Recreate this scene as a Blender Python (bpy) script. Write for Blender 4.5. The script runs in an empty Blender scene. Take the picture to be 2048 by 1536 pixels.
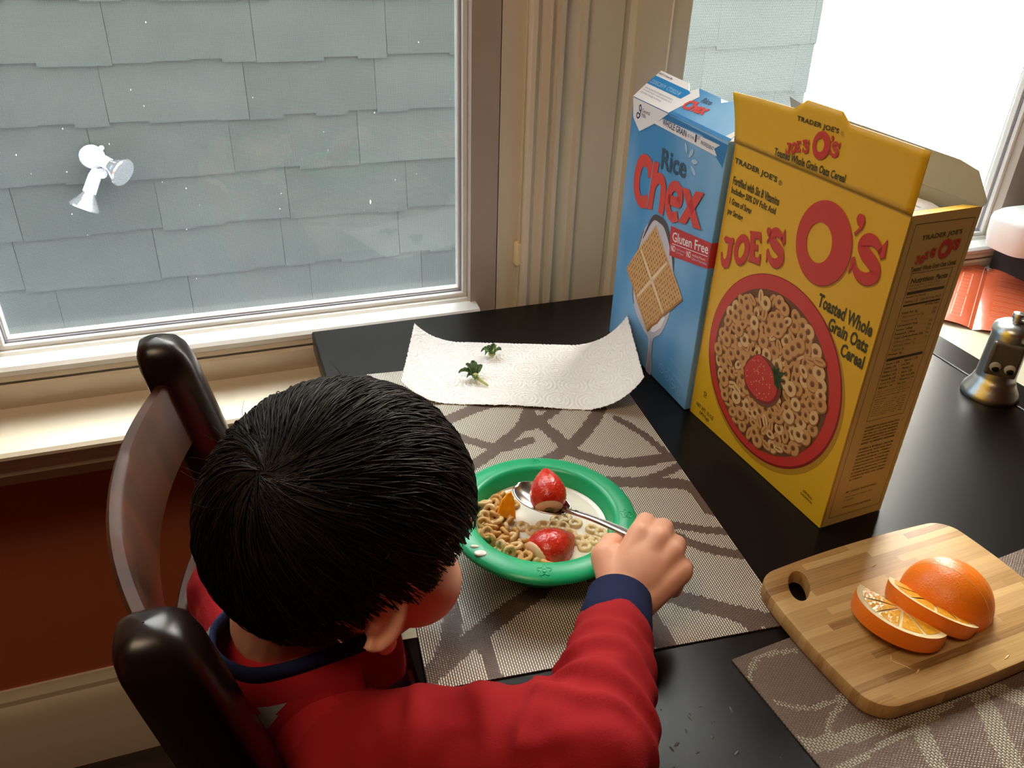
import bpy, bmesh, math, random
from mathutils import Vector, Matrix, Quaternion, noise

# ------------------------------------------------------------------ camera, sky, lights, exposure
SC = bpy.context.scene
COL = SC.collection
PI = math.pi
SC.view_settings.view_transform = 'Standard'
SC.view_settings.look = 'None'
SC.view_settings.exposure = 0.55
SC.view_settings.gamma = 1.0
SC.view_settings.use_curve_mapping = False

cam = bpy.data.cameras.new('camera')
cam.sensor_width = 36.0
cam.lens = 28.81
cam.clip_start = 0.02
cam_o = bpy.data.objects.new('camera', cam)
COL.objects.link(cam_o)
cam_o.matrix_world = Matrix(((0.9436642, 0.14527349, -0.29731043, -0.07873),
                             (-0.32943817, 0.49694477, -0.80281778, -0.95412),
                             (0.03111872, 0.8555358, 0.51680762, 0.48934),
                             (0, 0, 0, 1)))
SC.camera = cam_o

world = bpy.data.worlds.new('sky')
SC.world = world
world.use_nodes = True
bg = world.node_tree.nodes['Background']
# hazy sky: dim and bluish overhead, very bright towards the low sun beyond the neighbour's corner
wn = world.node_tree
w_tc = wn.nodes.new('ShaderNodeTexCoord')
w_dot = wn.nodes.new('ShaderNodeVectorMath')
w_dot.operation = 'DOT_PRODUCT'
w_dot.inputs[1].default_value = Vector((0.70, 0.62, 0.42)).normalized()
wn.links.new(w_tc.outputs['Generated'], w_dot.inputs[0])
w_max = wn.nodes.new('ShaderNodeMath')
w_max.operation = 'MAXIMUM'
w_max.inputs[1].default_value = 0.0
wn.links.new(w_dot.outputs['Value'], w_max.inputs[0])
w_pow = wn.nodes.new('ShaderNodeMath')
w_pow.operation = 'POWER'
w_pow.inputs[1].default_value = 3.0
wn.links.new(w_max.outputs[0], w_pow.inputs[0])
w_mul = wn.nodes.new('ShaderNodeMath')
w_mul.operation = 'MULTIPLY_ADD'
w_mul.inputs[1].default_value = 24.0
w_mul.inputs[2].default_value = 3.2
wn.links.new(w_pow.outputs[0], w_mul.inputs[0])
w_mix = wn.nodes.new('ShaderNodeMix')
w_mix.data_type = 'RGBA'
w_mix.inputs['A'].default_value = (0.84, 0.94, 1.0, 1)
w_mix.inputs['B'].default_value = (1.0, 0.92, 0.82, 1)
wn.links.new(w_pow.outputs[0], w_mix.inputs['Factor'])
wn.links.new(w_mix.outputs['Result'], bg.inputs['Color'])
wn.links.new(w_mul.outputs[0], bg.inputs['Strength'])


def add_light(name, kind, loc, energy, color, size=0.3, size_y=None, aim=None, portal=False):
    l = bpy.data.lights.new(name, kind)
    l.energy = energy
    l.color = color
    if kind == 'AREA':
        l.size = size
        if size_y:
            l.shape = 'RECTANGLE'
            l.size_y = size_y
        if portal:
            l.cycles.is_portal = True
    o = bpy.data.objects.new(name, l)
    COL.objects.link(o)
    o.location = loc
    if aim is not None:
        d = Vector(aim) - Vector(loc)
        o.rotation_euler = d.to_track_quat('-Z', 'Y').to_euler()
    return o


# sky portals in the two window openings (they guide sampling and give off no light of their own)
add_light('sky_portal_window', 'AREA', (-0.066, 0.085, 0.68), 1.0, (1, 1, 1), 0.56, 1.36, (-0.066, -1, 0.68), True)
add_light('sky_portal_window_right', 'AREA', (0.82, 0.085, 0.68), 1.0, (1, 1, 1), 0.64, 1.36, (0.82, -1, 0.68), True)
# warm ceiling light of the room, behind the viewer
add_light('ceiling_light', 'AREA', (-0.60, -1.05, 1.60), 7.0, (1.0, 0.76, 0.50), 0.5, None, (0.0, -0.6, 0.0))


# ------------------------------------------------------------------ helpers
def srgb(h):
    if isinstance(h, str):
        h = h.lstrip('#')
        c = [int(h[i:i + 2], 16) / 255 for i in (0, 2, 4)]
    else:
        c = h
    return tuple(x / 12.92 if x <= 0.04045 else ((x + 0.055) / 1.055) ** 2.4 for x in c)


def mat(name, col, rough=0.5, metal=0.0, spec=0.5, bump=None, vary=None, sss=0.0, coat=0.0, emit=None, trans=0.0):
    m = bpy.data.materials.new(name)
    m.use_nodes = True
    nt = m.node_tree
    b = nt.nodes['Principled BSDF']
    c = srgb(col) if isinstance(col, str) else col
    b.inputs['Base Color'].default_value = (*c, 1)
    b.inputs['Roughness'].default_value = rough
    b.inputs['Metallic'].default_value = metal
    b.inputs['Specular IOR Level'].default_value = spec
    if coat:
        b.inputs['Coat Weight'].default_value = coat
        b.inputs['Coat Roughness'].default_value = 0.15
    if sss:
        b.inputs['Subsurface Weight'].default_value = sss
        b.inputs['Subsurface Radius'].default_value = (0.012, 0.005, 0.003)
        b.inputs['Subsurface Scale'].default_value = 0.6
    tc = None
    if vary or bump:
        tc = nt.nodes.new('ShaderNodeTexCoord')
    if vary:      # (second colour, scale xyz or number, detail)
        c2 = srgb(vary[0]) if isinstance(vary[0], str) else vary[0]
        mp = nt.nodes.new('ShaderNodeMapping')
        s = vary[1]
        mp.inputs['Scale'].default_value = s if isinstance(s, tuple) else (s, s, s)
        nz = nt.nodes.new('ShaderNodeTexNoise')
        nz.inputs['Scale'].default_value = 1.0
        nz.inputs['Detail'].default_value = vary[2] if len(vary) > 2 else 4
        rp = nt.nodes.new('ShaderNodeValToRGB')
        rp.color_ramp.elements[0].position = 0.35
        rp.color_ramp.elements[1].position = 0.65
        rp.color_ramp.elements[0].color = (*c, 1)
        rp.color_ramp.elements[1].color = (*c2, 1)
        nt.links.new(tc.outputs['Object'], mp.inputs['Vector'])
        nt.links.new(mp.outputs['Vector'], nz.inputs['Vector'])
        nt.links.new(nz.outputs['Fac'], rp.inputs['Fac'])
        nt.links.new(rp.outputs['Color'], b.inputs['Base Color'])
    if bump:      # (scale, strength, distance)
        mp = nt.nodes.new('ShaderNodeMapping')
        s = bump[0]
        mp.inputs['Scale'].default_value = s if isinstance(s, tuple) else (s, s, s)
        nz = nt.nodes.new('ShaderNodeTexNoise')
        nz.inputs['Scale'].default_value = 1.0
        nz.inputs['Detail'].default_value = 3
        bp = nt.nodes.new('ShaderNodeBump')
        bp.inputs['Strength'].default_value = bump[1]
        bp.inputs['Distance'].default_value = bump[2]
        nt.links.new(tc.outputs['Object'], mp.inputs['Vector'])
        nt.links.new(mp.outputs['Vector'], nz.inputs['Vector'])
        nt.links.new(nz.outputs['Fac'], bp.inputs['Height'])
        nt.links.new(bp.outputs['Normal'], b.inputs['Normal'])
    return m


class MB:
    def __init__(self):
        self.v, self.f, self.m = [], [], []

    def add(self, vs, fs, mi=0, M=None):
        o = len(self.v)
        if M is not None:
            vs = [M @ Vector(p) for p in vs]
        self.v += [tuple(p) for p in vs]
        for f in fs:
            self.f.append(tuple(i + o for i in f))
            self.m.append(mi)
        return self

    def box(self, a, b, mi=0, M=None):
        x0, y0, z0 = a
        x1, y1, z1 = b
        vs = [(x0, y0, z0), (x1, y0, z0), (x1, y1, z0), (x0, y1, z0), (x0, y0, z1), (x1, y0, z1), (x1, y1, z1), (x0, y1, z1)]
        fs = [(0, 3, 2, 1), (4, 5, 6, 7), (0, 1, 5, 4), (1, 2, 6, 5), (2, 3, 7, 6), (3, 0, 4, 7)]
        return self.add(vs, fs, mi, M)

    def ball(self, c, r, R=None, nu=20, nv=12, mi=0):
        if not isinstance(r, (tuple, list)):
            r = (r, r, r)
        vs = [(0, 0, r[2])]
        for j in range(1, nv):
            t = PI * j / nv
            for i in range(nu):
                p = 2 * PI * i / nu
                vs.append((r[0] * math.sin(t) * math.cos(p), r[1] * math.sin(t) * math.sin(p), r[2] * math.cos(t)))
        vs.append((0, 0, -r[2]))
        fs = []
        for i in range(nu):
            fs.append((0, 1 + i, 1 + (i + 1) % nu))
        for j in range(nv - 2):
            for i in range(nu):
                a = 1 + j * nu + i
                b = 1 + j * nu + (i + 1) % nu
                fs.append((a, a + nu, b + nu, b))
        l = len(vs) - 1
        for i in range(nu):
            fs.append((l, 1 + (nv - 2) * nu + (i + 1) % nu, 1 + (nv - 2) * nu + i))
        M = Matrix.Translation(Vector(c))
        if R is not None:
            M = M @ (R.to_4x4() if len(R) == 3 else R)
        return self.add(vs, fs, mi, M)

    def tube(self, pts, rad, n=12, mi=0, flat=None, caps=True, up=(0, 0, 1)):
        # swept round section; flat = (direction, factor) squeezes the section along a direction
        P = [Vector(p) for p in pts]
        if not isinstance(rad, (list, tuple)):
            rad = [rad] * len(P)
        vs, fs = [], []
        u = Vector(up)
        prev = None
        for i, p in enumerate(P):
            t = (P[min(i + 1, len(P) - 1)] - P[max(i - 1, 0)])
            if t.length < 1e-9:
                t = Vector((0, 0, 1))
            t.normalize()
            if prev is None:
                a = t.cross(u)
                if a.length < 1e-4:
                    a = t.cross(Vector((1, 0, 0)))
            else:
                a = prev - t * prev.dot(t)
            a.normalize()
            prev = a
            b = t.cross(a)
            r = rad[i]
            ra, rb = r if isinstance(r, (tuple, list)) else (r, r)
            for k in range(n):
                q = 2 * PI * k / n
                vs.append(p + a * (ra * math.cos(q)) + b * (rb * math.sin(q)))
        for i in range(len(P) - 1):
            for k in range(n):
                k2 = (k + 1) % n
                fs.append((i * n + k, i * n + k2, (i + 1) * n + k2, (i + 1) * n + k))
        if caps:
            fs.append(tuple(range(n - 1, -1, -1)))
            fs.append(tuple((len(P) - 1) * n + k for k in range(n)))
        return self.add(vs, fs, mi)

    def cone(self, a, b, ra, rb, n=20, mi=0):
        # capsule with two radii (rounded both ends)
        a, b = Vector(a), Vector(b)
        d = b - a
        L = d.length
        d = d / L
        pts, rad = [], []
        for j in range(5):
            q = PI / 2 * j / 4
            pts.append(a - d * (ra * math.cos(q)))
            rad.append(max(1e-5, ra * math.sin(q)))
        for j in range(1, 4):
            pts.append(a + d * (L * j / 4))
            rad.append(ra + (rb - ra) * j / 4)
        for j in range(5):
            q = PI / 2 * j / 4
            pts.append(b + d * (rb * math.sin(q)))
            rad.append(max(1e-5, rb * math.cos(q)))
        return self.tube(pts, rad, n, mi)

    def lathe(self, prof, n=48, c=(0, 0, 0), mi=0, M=None, closed=False):
        vs, fs = [], []
        for (r, z) in prof:
            for k in range(n):
                q = 2 * PI * k / n
                vs.append((c[0] + r * math.cos(q), c[1] + r * math.sin(q), c[2] + z))
        m = len(prof)
        for i in range(m if closed else m - 1):
            i2 = (i + 1) % m
            for k in range(n):
                k2 = (k + 1) % n
                fs.append((i * n + k, i * n + k2, i2 * n + k2, i2 * n + k))
        return self.add(vs, fs, mi, M)

    def extrude(self, poly, axis, a0, a1, mi=0, caps=True):
        # poly of 2D points swept along an axis: 'x' -> (y,z) section, 'z' -> (x,y) section, 'y' -> (x,z)
        def P(p, a):
            return {'x': (a, p[0], p[1]), 'y': (p[0], a, p[1]), 'z': (p[0], p[1], a)}[axis]
        n = len(poly)
        vs = [P(p, a0) for p in poly] + [P(p, a1) for p in poly]
        fs = [(i, (i + 1) % n, (i + 1) % n + n, i + n) for i in range(n)]
        if caps:
            fs.append(tuple(range(n - 1, -1, -1)))
            fs.append(tuple(range(n, 2 * n)))
        return self.add(vs, fs, mi)

    def grid(self, fn, nu, nv, mi=0, wrap=False):
        vs = [fn(i, j) for j in range(nv + 1) for i in range(nu + (0 if wrap else 1))]
        w = nu if wrap else nu + 1
        fs = []
        for j in range(nv):
            for i in range(nu):
                i2 = (i + 1) % w
                fs.append((j * w + i, j * w + i2, (j + 1) * w + i2, (j + 1) * w + i))
        return self.add(vs, fs, mi)

    def build(self, name, mats, parent=None, smooth=None, bevel=0.0, seg=2, origin=None, fix=True):
        me = bpy.data.meshes.new(name)
        vs = self.v
        if origin is not None:
            vs = [(p[0] - origin[0], p[1] - origin[1], p[2] - origin[2]) for p in vs]
        me.from_pydata(vs, [], self.f)
        if not isinstance(mats, (list, tuple)):
            mats = [mats]
        for m in mats:
            me.materials.append(m)
        if len(mats) > 1:
            me.polygons.foreach_set('material_index', self.m)
        if fix:
            bm = bmesh.new()
            bm.from_mesh(me)
            bmesh.ops.recalc_face_normals(bm, faces=bm.faces[:])
            bm.to_mesh(me)
            bm.free()
        if smooth is not None:
            me.polygons.foreach_set('use_smooth', [True] * len(me.polygons))
            if smooth < 180:
                me.set_sharp_from_angle(angle=math.radians(smooth))
        me.update()
        o = bpy.data.objects.new(name, me)
        COL.objects.link(o)
        if origin is not None:
            o.location = origin
        if parent is not None:
            o.parent = parent
            if origin is not None:
                o.location = Vector(origin) - parent.location
        if bevel:
            b = o.modifiers.new('bevel', 'BEVEL')
            b.width = bevel
            b.segments = seg
            b.limit_method = 'ANGLE'
            b.angle_limit = math.radians(40)
        return o


def tag(o, label=None, cat=None, group=None, kind=None):
    if label:
        o['label'] = label
    if cat:
        o['category'] = cat
    if group:
        o['group'] = group
    if kind:
        o['kind'] = kind
    return o


def thing(name, label, cat, loc=(0, 0, 0), rotz=0.0, group=None):
    o = bpy.data.objects.new(name, None)
    o.empty_display_size = 0.02
    COL.objects.link(o)
    o.location = loc
    o.rotation_euler = (0, 0, rotz)
    return tag(o, label, cat, group)


def part(mb, name, mats, root, world=True, **k):
    # a part whose mesh was made in world coordinates (root unrotated) or in the root's own ones
    if world:
        mb.v = [(p[0] - root.location[0], p[1] - root.location[1], p[2] - root.location[2]) for p in mb.v]
    return mb.build(name, mats, root, **k)


def struct(o):
    o['kind'] = 'structure'
    return o


_txt = {}


def text_shape(s, bold=0.0, shear=0.0, spacing=1.0):
    key = (s, bold, shear, spacing)
    if key in _txt:
        return _txt[key]
    cu = bpy.data.curves.new('lettering', 'FONT')
    cu.body = s
    cu.offset = bold
    cu.shear = shear
    cu.space_character = spacing
    cu.resolution_u = 2
    ob = bpy.data.objects.new('lettering', cu)
    COL.objects.link(ob)
    dg = bpy.context.evaluated_depsgraph_get()
    me = bpy.data.meshes.new_from_object(ob.evaluated_get(dg))
    vs = [(v.co.x, v.co.y) for v in me.vertices]
    fs = [tuple(p.vertices) for p in me.polygons]
    bpy.data.objects.remove(ob)
    bpy.data.curves.remove(cu)
    bpy.data.meshes.remove(me)
    if vs:
        x0 = min(v[0] for v in vs)
        x1 = max(v[0] for v in vs)
        y0 = min(v[1] for v in vs)
        y1 = max(v[1] for v in vs)
        vs = [((v[0] - x0) / (x1 - x0), (v[1] - y0) / (y1 - y0)) for v in vs]
    _txt[key] = (vs, fs)
    return _txt[key]


class Print:
    # flat printed artwork on a panel: u,v in millimetres mapped by a frame, each layer a hair further out
    def __init__(self, o, u, v, n):
        self.mb = MB()
        self.o, self.u, self.v, self.n = Vector(o), Vector(u), Vector(v), Vector(n)
        self.mats = []
        self.clip = None

    def idx(self, m):
        if m not in self.mats:
            self.mats.append(m)
        return self.mats.index(m)

    def P(self, a, b, layer):
        return self.o + self.u * (a / 1000) + self.v * (b / 1000) + self.n * (layer * 0.00012)

    def poly(self, pts, m, layer=1):
        self.mb.add([self.P(a, b, layer) for a, b in pts], [tuple(range(len(pts)))], self.idx(m))

    def rect(self, a0, b0, a1, b1, m, layer=1):
        self.poly([(a0, b0), (a1, b0), (a1, b1), (a0, b1)], m, layer)

    def ellipse(self, c, ra, rb, m, layer=1, rot=0.0, n=40):
        q = math.radians(rot)
        pts = []
        for k in range(n):
            t = 2 * PI * k / n
            x, y = ra * math.cos(t), rb * math.sin(t)
            pts.append((c[0] + x * math.cos(q) - y * math.sin(q), c[1] + x * math.sin(q) + y * math.cos(q)))
        self.poly(pts, m, layer)

    def ring(self, c, ra, rb, ci, ia, ib, m, layer=1, rot=0.0, n=48):
        q = math.radians(rot)
        vs = []
        for k in range(n):
            t = 2 * PI * k / n
            for (cc, a, b) in ((c, ra, rb), (ci, ia, ib)):
                x, y = a * math.cos(t), b * math.sin(t)
                vs.append(self.P(cc[0] + x * math.cos(q) - y * math.sin(q), cc[1] + x * math.sin(q) + y * math.cos(q), layer))
        fs = [(2 * k, 2 * ((k + 1) % n), 2 * ((k + 1) % n) + 1, 2 * k + 1) for k in range(n)]
        self.mb.add(vs, fs, self.idx(m))

    def text(self, s, p0, p1, h, m, layer=2, bold=0.0, shear=0.0, spacing=1.0):
        # baseline from p0 to p1 (left to right), h = height of the lettering
        vs, fs = text_shape(s, bold, shear, spacing)
        ex = Vector((p1[0] - p0[0], p1[1] - p0[1]))
        ey = Vector((-ex.y, ex.x)).normalized() * h
        self.mb.add([self.P(p0[0] + ex.x * a + ey.x * b, p0[1] + ex.y * a + ey.y * b, layer) for a, b in vs], fs, self.idx(m))

    def stroke(self, pts, w, m, layer=1):
        # line of varying width through points
        P = [Vector(p) for p in pts]
        if not isinstance(w, (list, tuple)):
            w = [w] * len(P)
        L, R = [], []
        for i, p in enumerate(P):
            t = (P[min(i + 1, len(P) - 1)] - P[max(0, i - 1)]).normalized()
            n = Vector((-t.y, t.x)) * w[i] / 2
            L.append(p + n)
            R.append(p - n)
        vs = [self.P(q.x, q.y, layer) for q in L + R]
        k = len(P)
        self.mb.add(vs, [(i, i + 1, k + i + 1, k + i) for i in range(k - 1)], self.idx(m))

    def build(self, name, root, **k):
        # normals all facing out
        fs = []
        for f in self.mb.f:
            a, b, c = (Vector(self.mb.v[i]) for i in f[:3])
            nn = Vector((0, 0, 0))
            vv = [Vector(self.mb.v[i]) for i in f]
            for i in range(len(vv)):
                nn += vv[i].cross(vv[(i + 1) % len(vv)])
            fs.append(f if nn.dot(self.n) > 0 else tuple(reversed(f)))
        self.mb.f = fs
        return part(self.mb, name, self.mats, root, fix=False, **k)


def smooth_line(pts, n=8):
    # Catmull-Rom through 2D or 3D points
    P = [Vector(p) for p in pts]
    out = []
    for i in range(len(P) - 1):
        p0, p1, p2, p3 = P[max(i - 1, 0)], P[i], P[i + 1], P[min(i + 2, len(P) - 1)]
        for k in range(n):
            t = k / n
            out.append(0.5 * ((2 * p1) + (p2 - p0) * t + (2 * p0 - 5 * p1 + 4 * p2 - p3) * t * t + (3 * p1 - p0 - 3 * p2 + p3) * t ** 3))
    out.append(P[-1])
    return out


def remeshed(mb, name, voxel, smooth_it=6, factor=0.5):
    # fuse overlapping volumes into one continuous surface; returns vertices and faces
    me = bpy.data.meshes.new('tmp')
    me.from_pydata(mb.v, [], mb.f)
    bm = bmesh.new()
    bm.from_mesh(me)
    bmesh.ops.recalc_face_normals(bm, faces=bm.faces[:])
    bm.to_mesh(me)
    bm.free()
    ob = bpy.data.objects.new('tmp', me)
    COL.objects.link(ob)
    r = ob.modifiers.new('r', 'REMESH')
    r.mode = 'VOXEL'
    r.voxel_size = voxel
    if smooth_it:
        s = ob.modifiers.new('s', 'SMOOTH')
        s.iterations = smooth_it
        s.factor = factor
    dg = bpy.context.evaluated_depsgraph_get()
    m2 = bpy.data.meshes.new_from_object(ob.evaluated_get(dg))
    out = MB()
    out.add([tuple(v.co) for v in m2.vertices], [tuple(p.vertices) for p in m2.polygons])
    nor = [tuple(v.normal) for v in m2.vertices]
    bpy.data.objects.remove(ob)
    bpy.data.meshes.remove(me)
    bpy.data.meshes.remove(m2)
    return out, nor


def copy_thing(root, loc, rot=None, label=None, group=None):
    r = root.copy()
    COL.objects.link(r)
    r.location = loc
    if rot is not None:
        r.rotation_euler = rot
    if label:
        r['label'] = label
    if group:
        r['group'] = group
    for c in root.children:
        d = c.copy()
        COL.objects.link(d)
        d.parent = r
        for g in c.children:
            e = g.copy()
            COL.objects.link(e)
            e.parent = d
    return r


# ------------------------------------------------------------------ materials of the room
M_cream = mat('cream_paint', '#ddd1bb', 0.45, bump=((6, 6, 40), 0.15, 0.002))
M_white = mat('white_vinyl', '#e6e4e0', 0.35)
M_frame = mat('taupe_window_frame', '#b5a89e', 0.5)
M_track = mat('grey_track', '#8e8f9c', 0.45)
M_orange = mat('orange_red_wall_paint', '#b4613c', 0.75, bump=(90, 0.1, 0.002))
M_floor = mat('brown_floorboards', '#3a2415', 0.35, vary=('#24150b', (3, 40, 3), 6))
M_ceil = mat('white_ceiling', '#b9ae9c', 0.8)
M_dark = mat('dark_line', '#2a2522', 0.7)


def glass_mat(name, veil, tint=(1, 1, 1)):
    m = bpy.data.materials.new(name)
    m.use_nodes = True
    nt = m.node_tree
    nt.nodes.clear()
    out = nt.nodes.new('ShaderNodeOutputMaterial')
    tr = nt.nodes.new('ShaderNodeBsdfTransparent')
    tr.inputs['Color'].default_value = (*tint, 1)
    gl = nt.nodes.new('ShaderNodeBsdfGlossy')
    gl.inputs['Roughness'].default_value = 0.0
    lw = nt.nodes.new('ShaderNodeLayerWeight')
    pw = nt.nodes.new('ShaderNodeMath')
    pw.operation = 'POWER'
    pw.inputs[1].default_value = 5.0
    fr = nt.nodes.new('ShaderNodeMath')
    fr.operation = 'MULTIPLY_ADD'
    fr.inputs[1].default_value = 0.96
    fr.inputs[2].default_value = 0.035
    nt.links.new(lw.outputs['Facing'], pw.inputs[0])
    nt.links.new(pw.outputs[0], fr.inputs[0])
    mx = nt.nodes.new('ShaderNodeMixShader')
    nt.links.new(fr.outputs[0], mx.inputs['Fac'])
    nt.links.new(tr.outputs[0], mx.inputs[1])
    nt.links.new(gl.outputs[0], mx.inputs[2])
    if veil:
        df = nt.nodes.new('ShaderNodeBsdfTranslucent')
        df.inputs['Color'].default_value = (0.8, 0.85, 0.9, 1)
        m2 = nt.nodes.new('ShaderNodeMixShader')
        m2.inputs['Fac'].default_value = veil
        nt.links.new(mx.outputs[0], m2.inputs[1])
        nt.links.new(df.outputs[0], m2.inputs[2])
        mx = m2
    nt.links.new(mx.outputs[0], out.inputs['Surface'])
    return m


M_glass = glass_mat('window_glass', 0.0, (0.96, 0.98, 0.97))


def screen_mat(name, glow):
    # fine insect mesh: threads every 1.4 mm
    m = bpy.data.materials.new(name)
    m.use_nodes = True
    nt = m.node_tree
    nt.nodes.clear()
    out = nt.nodes.new('ShaderNodeOutputMaterial')
    tc = nt.nodes.new('ShaderNodeTexCoord')
    sp = nt.nodes.new('ShaderNodeSeparateXYZ')
    nt.links.new(tc.outputs['Object'], sp.inputs[0])
    ms = []
    for ax in ('X', 'Z'):
        a = nt.nodes.new('ShaderNodeMath')
        a.operation = 'MULTIPLY'
        a.inputs[1].default_value = 1 / 0.0015
        b = nt.nodes.new('ShaderNodeMath')
        b.operation = 'FRACT'
        c = nt.nodes.new('ShaderNodeMath')
        c.operation = 'LESS_THAN'
        c.inputs[1].default_value = 0.11
        nt.links.new(sp.outputs[ax], a.inputs[0])
        nt.links.new(a.outputs[0], b.inputs[0])
        nt.links.new(b.outputs[0], c.inputs[0])
        ms.append(c)
    mx = nt.nodes.new('ShaderNodeMath')
    mx.operation = 'MAXIMUM'
    nt.links.new(ms[0].outputs[0], mx.inputs[0])
    nt.links.new(ms[1].outputs[0], mx.inputs[1])
    tr = nt.nodes.new('ShaderNodeBsdfTransparent')
    df = nt.nodes.new('ShaderNodeBsdfDiffuse')
    df.inputs['Color'].default_value = (0.35, 0.36, 0.38, 1)
    tl = nt.nodes.new('ShaderNodeBsdfTranslucent')
    tl.inputs['Color'].default_value = (0.86 * glow, 0.95 * glow, 0.92 * glow, 1)
    ad = nt.nodes.new('ShaderNodeAddShader')
    nt.links.new(df.outputs[0], ad.inputs[0])
    nt.links.new(tl.outputs[0], ad.inputs[1])
    mix = nt.nodes.new('ShaderNodeMixShader')
    nt.links.new(mx.outputs[0], mix.inputs['Fac'])
    nt.links.new(tr.outputs[0], mix.inputs[1])
    nt.links.new(ad.outputs[0], mix.inputs[2])
    nt.links.new(mix.outputs[0], out.inputs['Surface'])
    return m


M_screen = screen_mat('insect_mesh', 0.03)
M_screen_veil = screen_mat('glare_veil_mesh', 0.30)  # glare veil of the right window put into brighter, translucent mesh threads

# ------------------------------------------------------------------ room shell
FZ = -0.74          # floor, table top is z = 0
CZ = 1.72
X0, X1, Y0 = -2.2, 2.6, -3.4
W1 = (-0.352, 0.214)
W2 = (0.503, 1.142)
WT = 1.35

o = struct(MB().box((X0, Y0, FZ - 0.1), (X1, 0.075, FZ)).build('floor', M_floor))
o = struct(MB().box((X0, Y0, CZ), (X1, 0.075, CZ + 0.1)).build('ceiling', M_ceil))
o = struct(MB().box((X0 - 0.1, Y0, CZ + 0.1), (X1 + 0.1, 0.075, 4.6)).build('wall_sky_blocker', M_cream))  # unseen block added above the room to keep sky light off the siding
o = struct(MB().box((X0 - 0.1, Y0, FZ), (X0, 0.075, CZ)).build('wall_left', M_orange))
o = struct(MB().box((X1, Y0, FZ), (X1 + 0.1, 0.075, CZ)).build('wall_right', M_ceil))
o = struct(MB().box((X0, Y0 - 0.1, FZ), (X1, Y0, CZ)).build('wall_front', M_orange))
wb = MB()
wb.box((X0, 0.048, FZ), (X1, 0.075, -0.03), 0)                       # painted wall under the windows
wb.box((X0, 0.03, -0.03), (W1[0] - 0.05, 0.075, CZ), 1)
wb.box((W1[0] - 0.05, 0.03, WT), (W2[1] + 0.06, 0.075, CZ), 1)
wb.box((W1[1] + 0.004, 0.045, -0.03), (W2[0] - 0.004, 0.075, WT), 1)
wb.box((W2[1] + 0.06, 0.03, -0.03), (X1, 0.075, CZ), 1)
struct(wb.build('wall_back', [M_orange, M_cream]))

# moulded shelf, apron and trim below the windows
tr = MB()
prof = [(0.062, -0.030), (0.010, -0.030), (0.004, -0.012), (0.003, -0.018), (0.006, -0.020), (0.006, -0.023), (0.003, -0.026), (0.004, -0.036), (0.012, -0.050), (0.016, -0.061),
        (-0.070, -0.0625), (-0.078, -0.0635), (-0.082, -0.067), (-0.082, -0.071), (-0.078, -0.0745), (-0.070, -0.076), (-0.070, -0.088), (-0.066, -0.090), (-0.066, -0.094), (-0.061, -0.096),
        (-0.061, -0.106), (-0.050, -0.108), (0.020, -0.125), (0.040, -0.150), (0.045, -0.190), (0.062, -0.194)]
tr.extrude(prof, 'x', X0, X1)
struct(tr.build('trim_1', M_cream, smooth=30))
bb = MB()
prof = [(0.050, -0.555), (0.044, -0.555), (0.042, -0.562), (0.037, -0.570), (0.037, -0.580), (0.032, -0.586), (0.030, -0.596), (0.028, -0.602), (0.028, FZ), (0.050, FZ)]
bb.extrude(prof, 'x', X0, X1)
struct(bb.build('baseboard_back', M_cream, smooth=30))

# post between the windows: strips, moulded casing and boards
tr = MB()
tr.box((0.2545, 0.030, -0.03), (0.2555, 0.06, WT), 1)
tr.box((0.2560, 0.026, -0.03), (0.2840, 0.06, WT), 0)
prof = [(0.284, 0.05), (0.284, 0.016), (0.288, 0.008), (0.293, 0.006), (0.297, 0.009), (0.300, 0.013), (0.303, 0.013), (0.306, 0.008), (0.311, 0.005), (0.315, 0.008),
        (0.317, 0.012), (0.320, 0.012), (0.322, 0.006), (0.328, 0.006), (0.330, 0.010), (0.330, 0.05)]
tr.extrude(prof, 'z', -0.03, WT, 0)
prof = [(0.331, 0.05), (0.331, 0.020), (0.352, 0.020), (0.355, 0.014), (0.360, 0.014), (0.364, 0.019), (0.366, 0.024), (0.412, 0.024), (0.416, 0.030), (0.424, 0.033), (0.432, 0.030),
        (0.434, 0.020), (0.500, 0.016), (0.500, 0.05)]
tr.extrude(prof, 'z', -0.03, WT, 0)
struct(tr.build('trim_2', [M_cream, M_dark], smooth=30))


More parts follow.
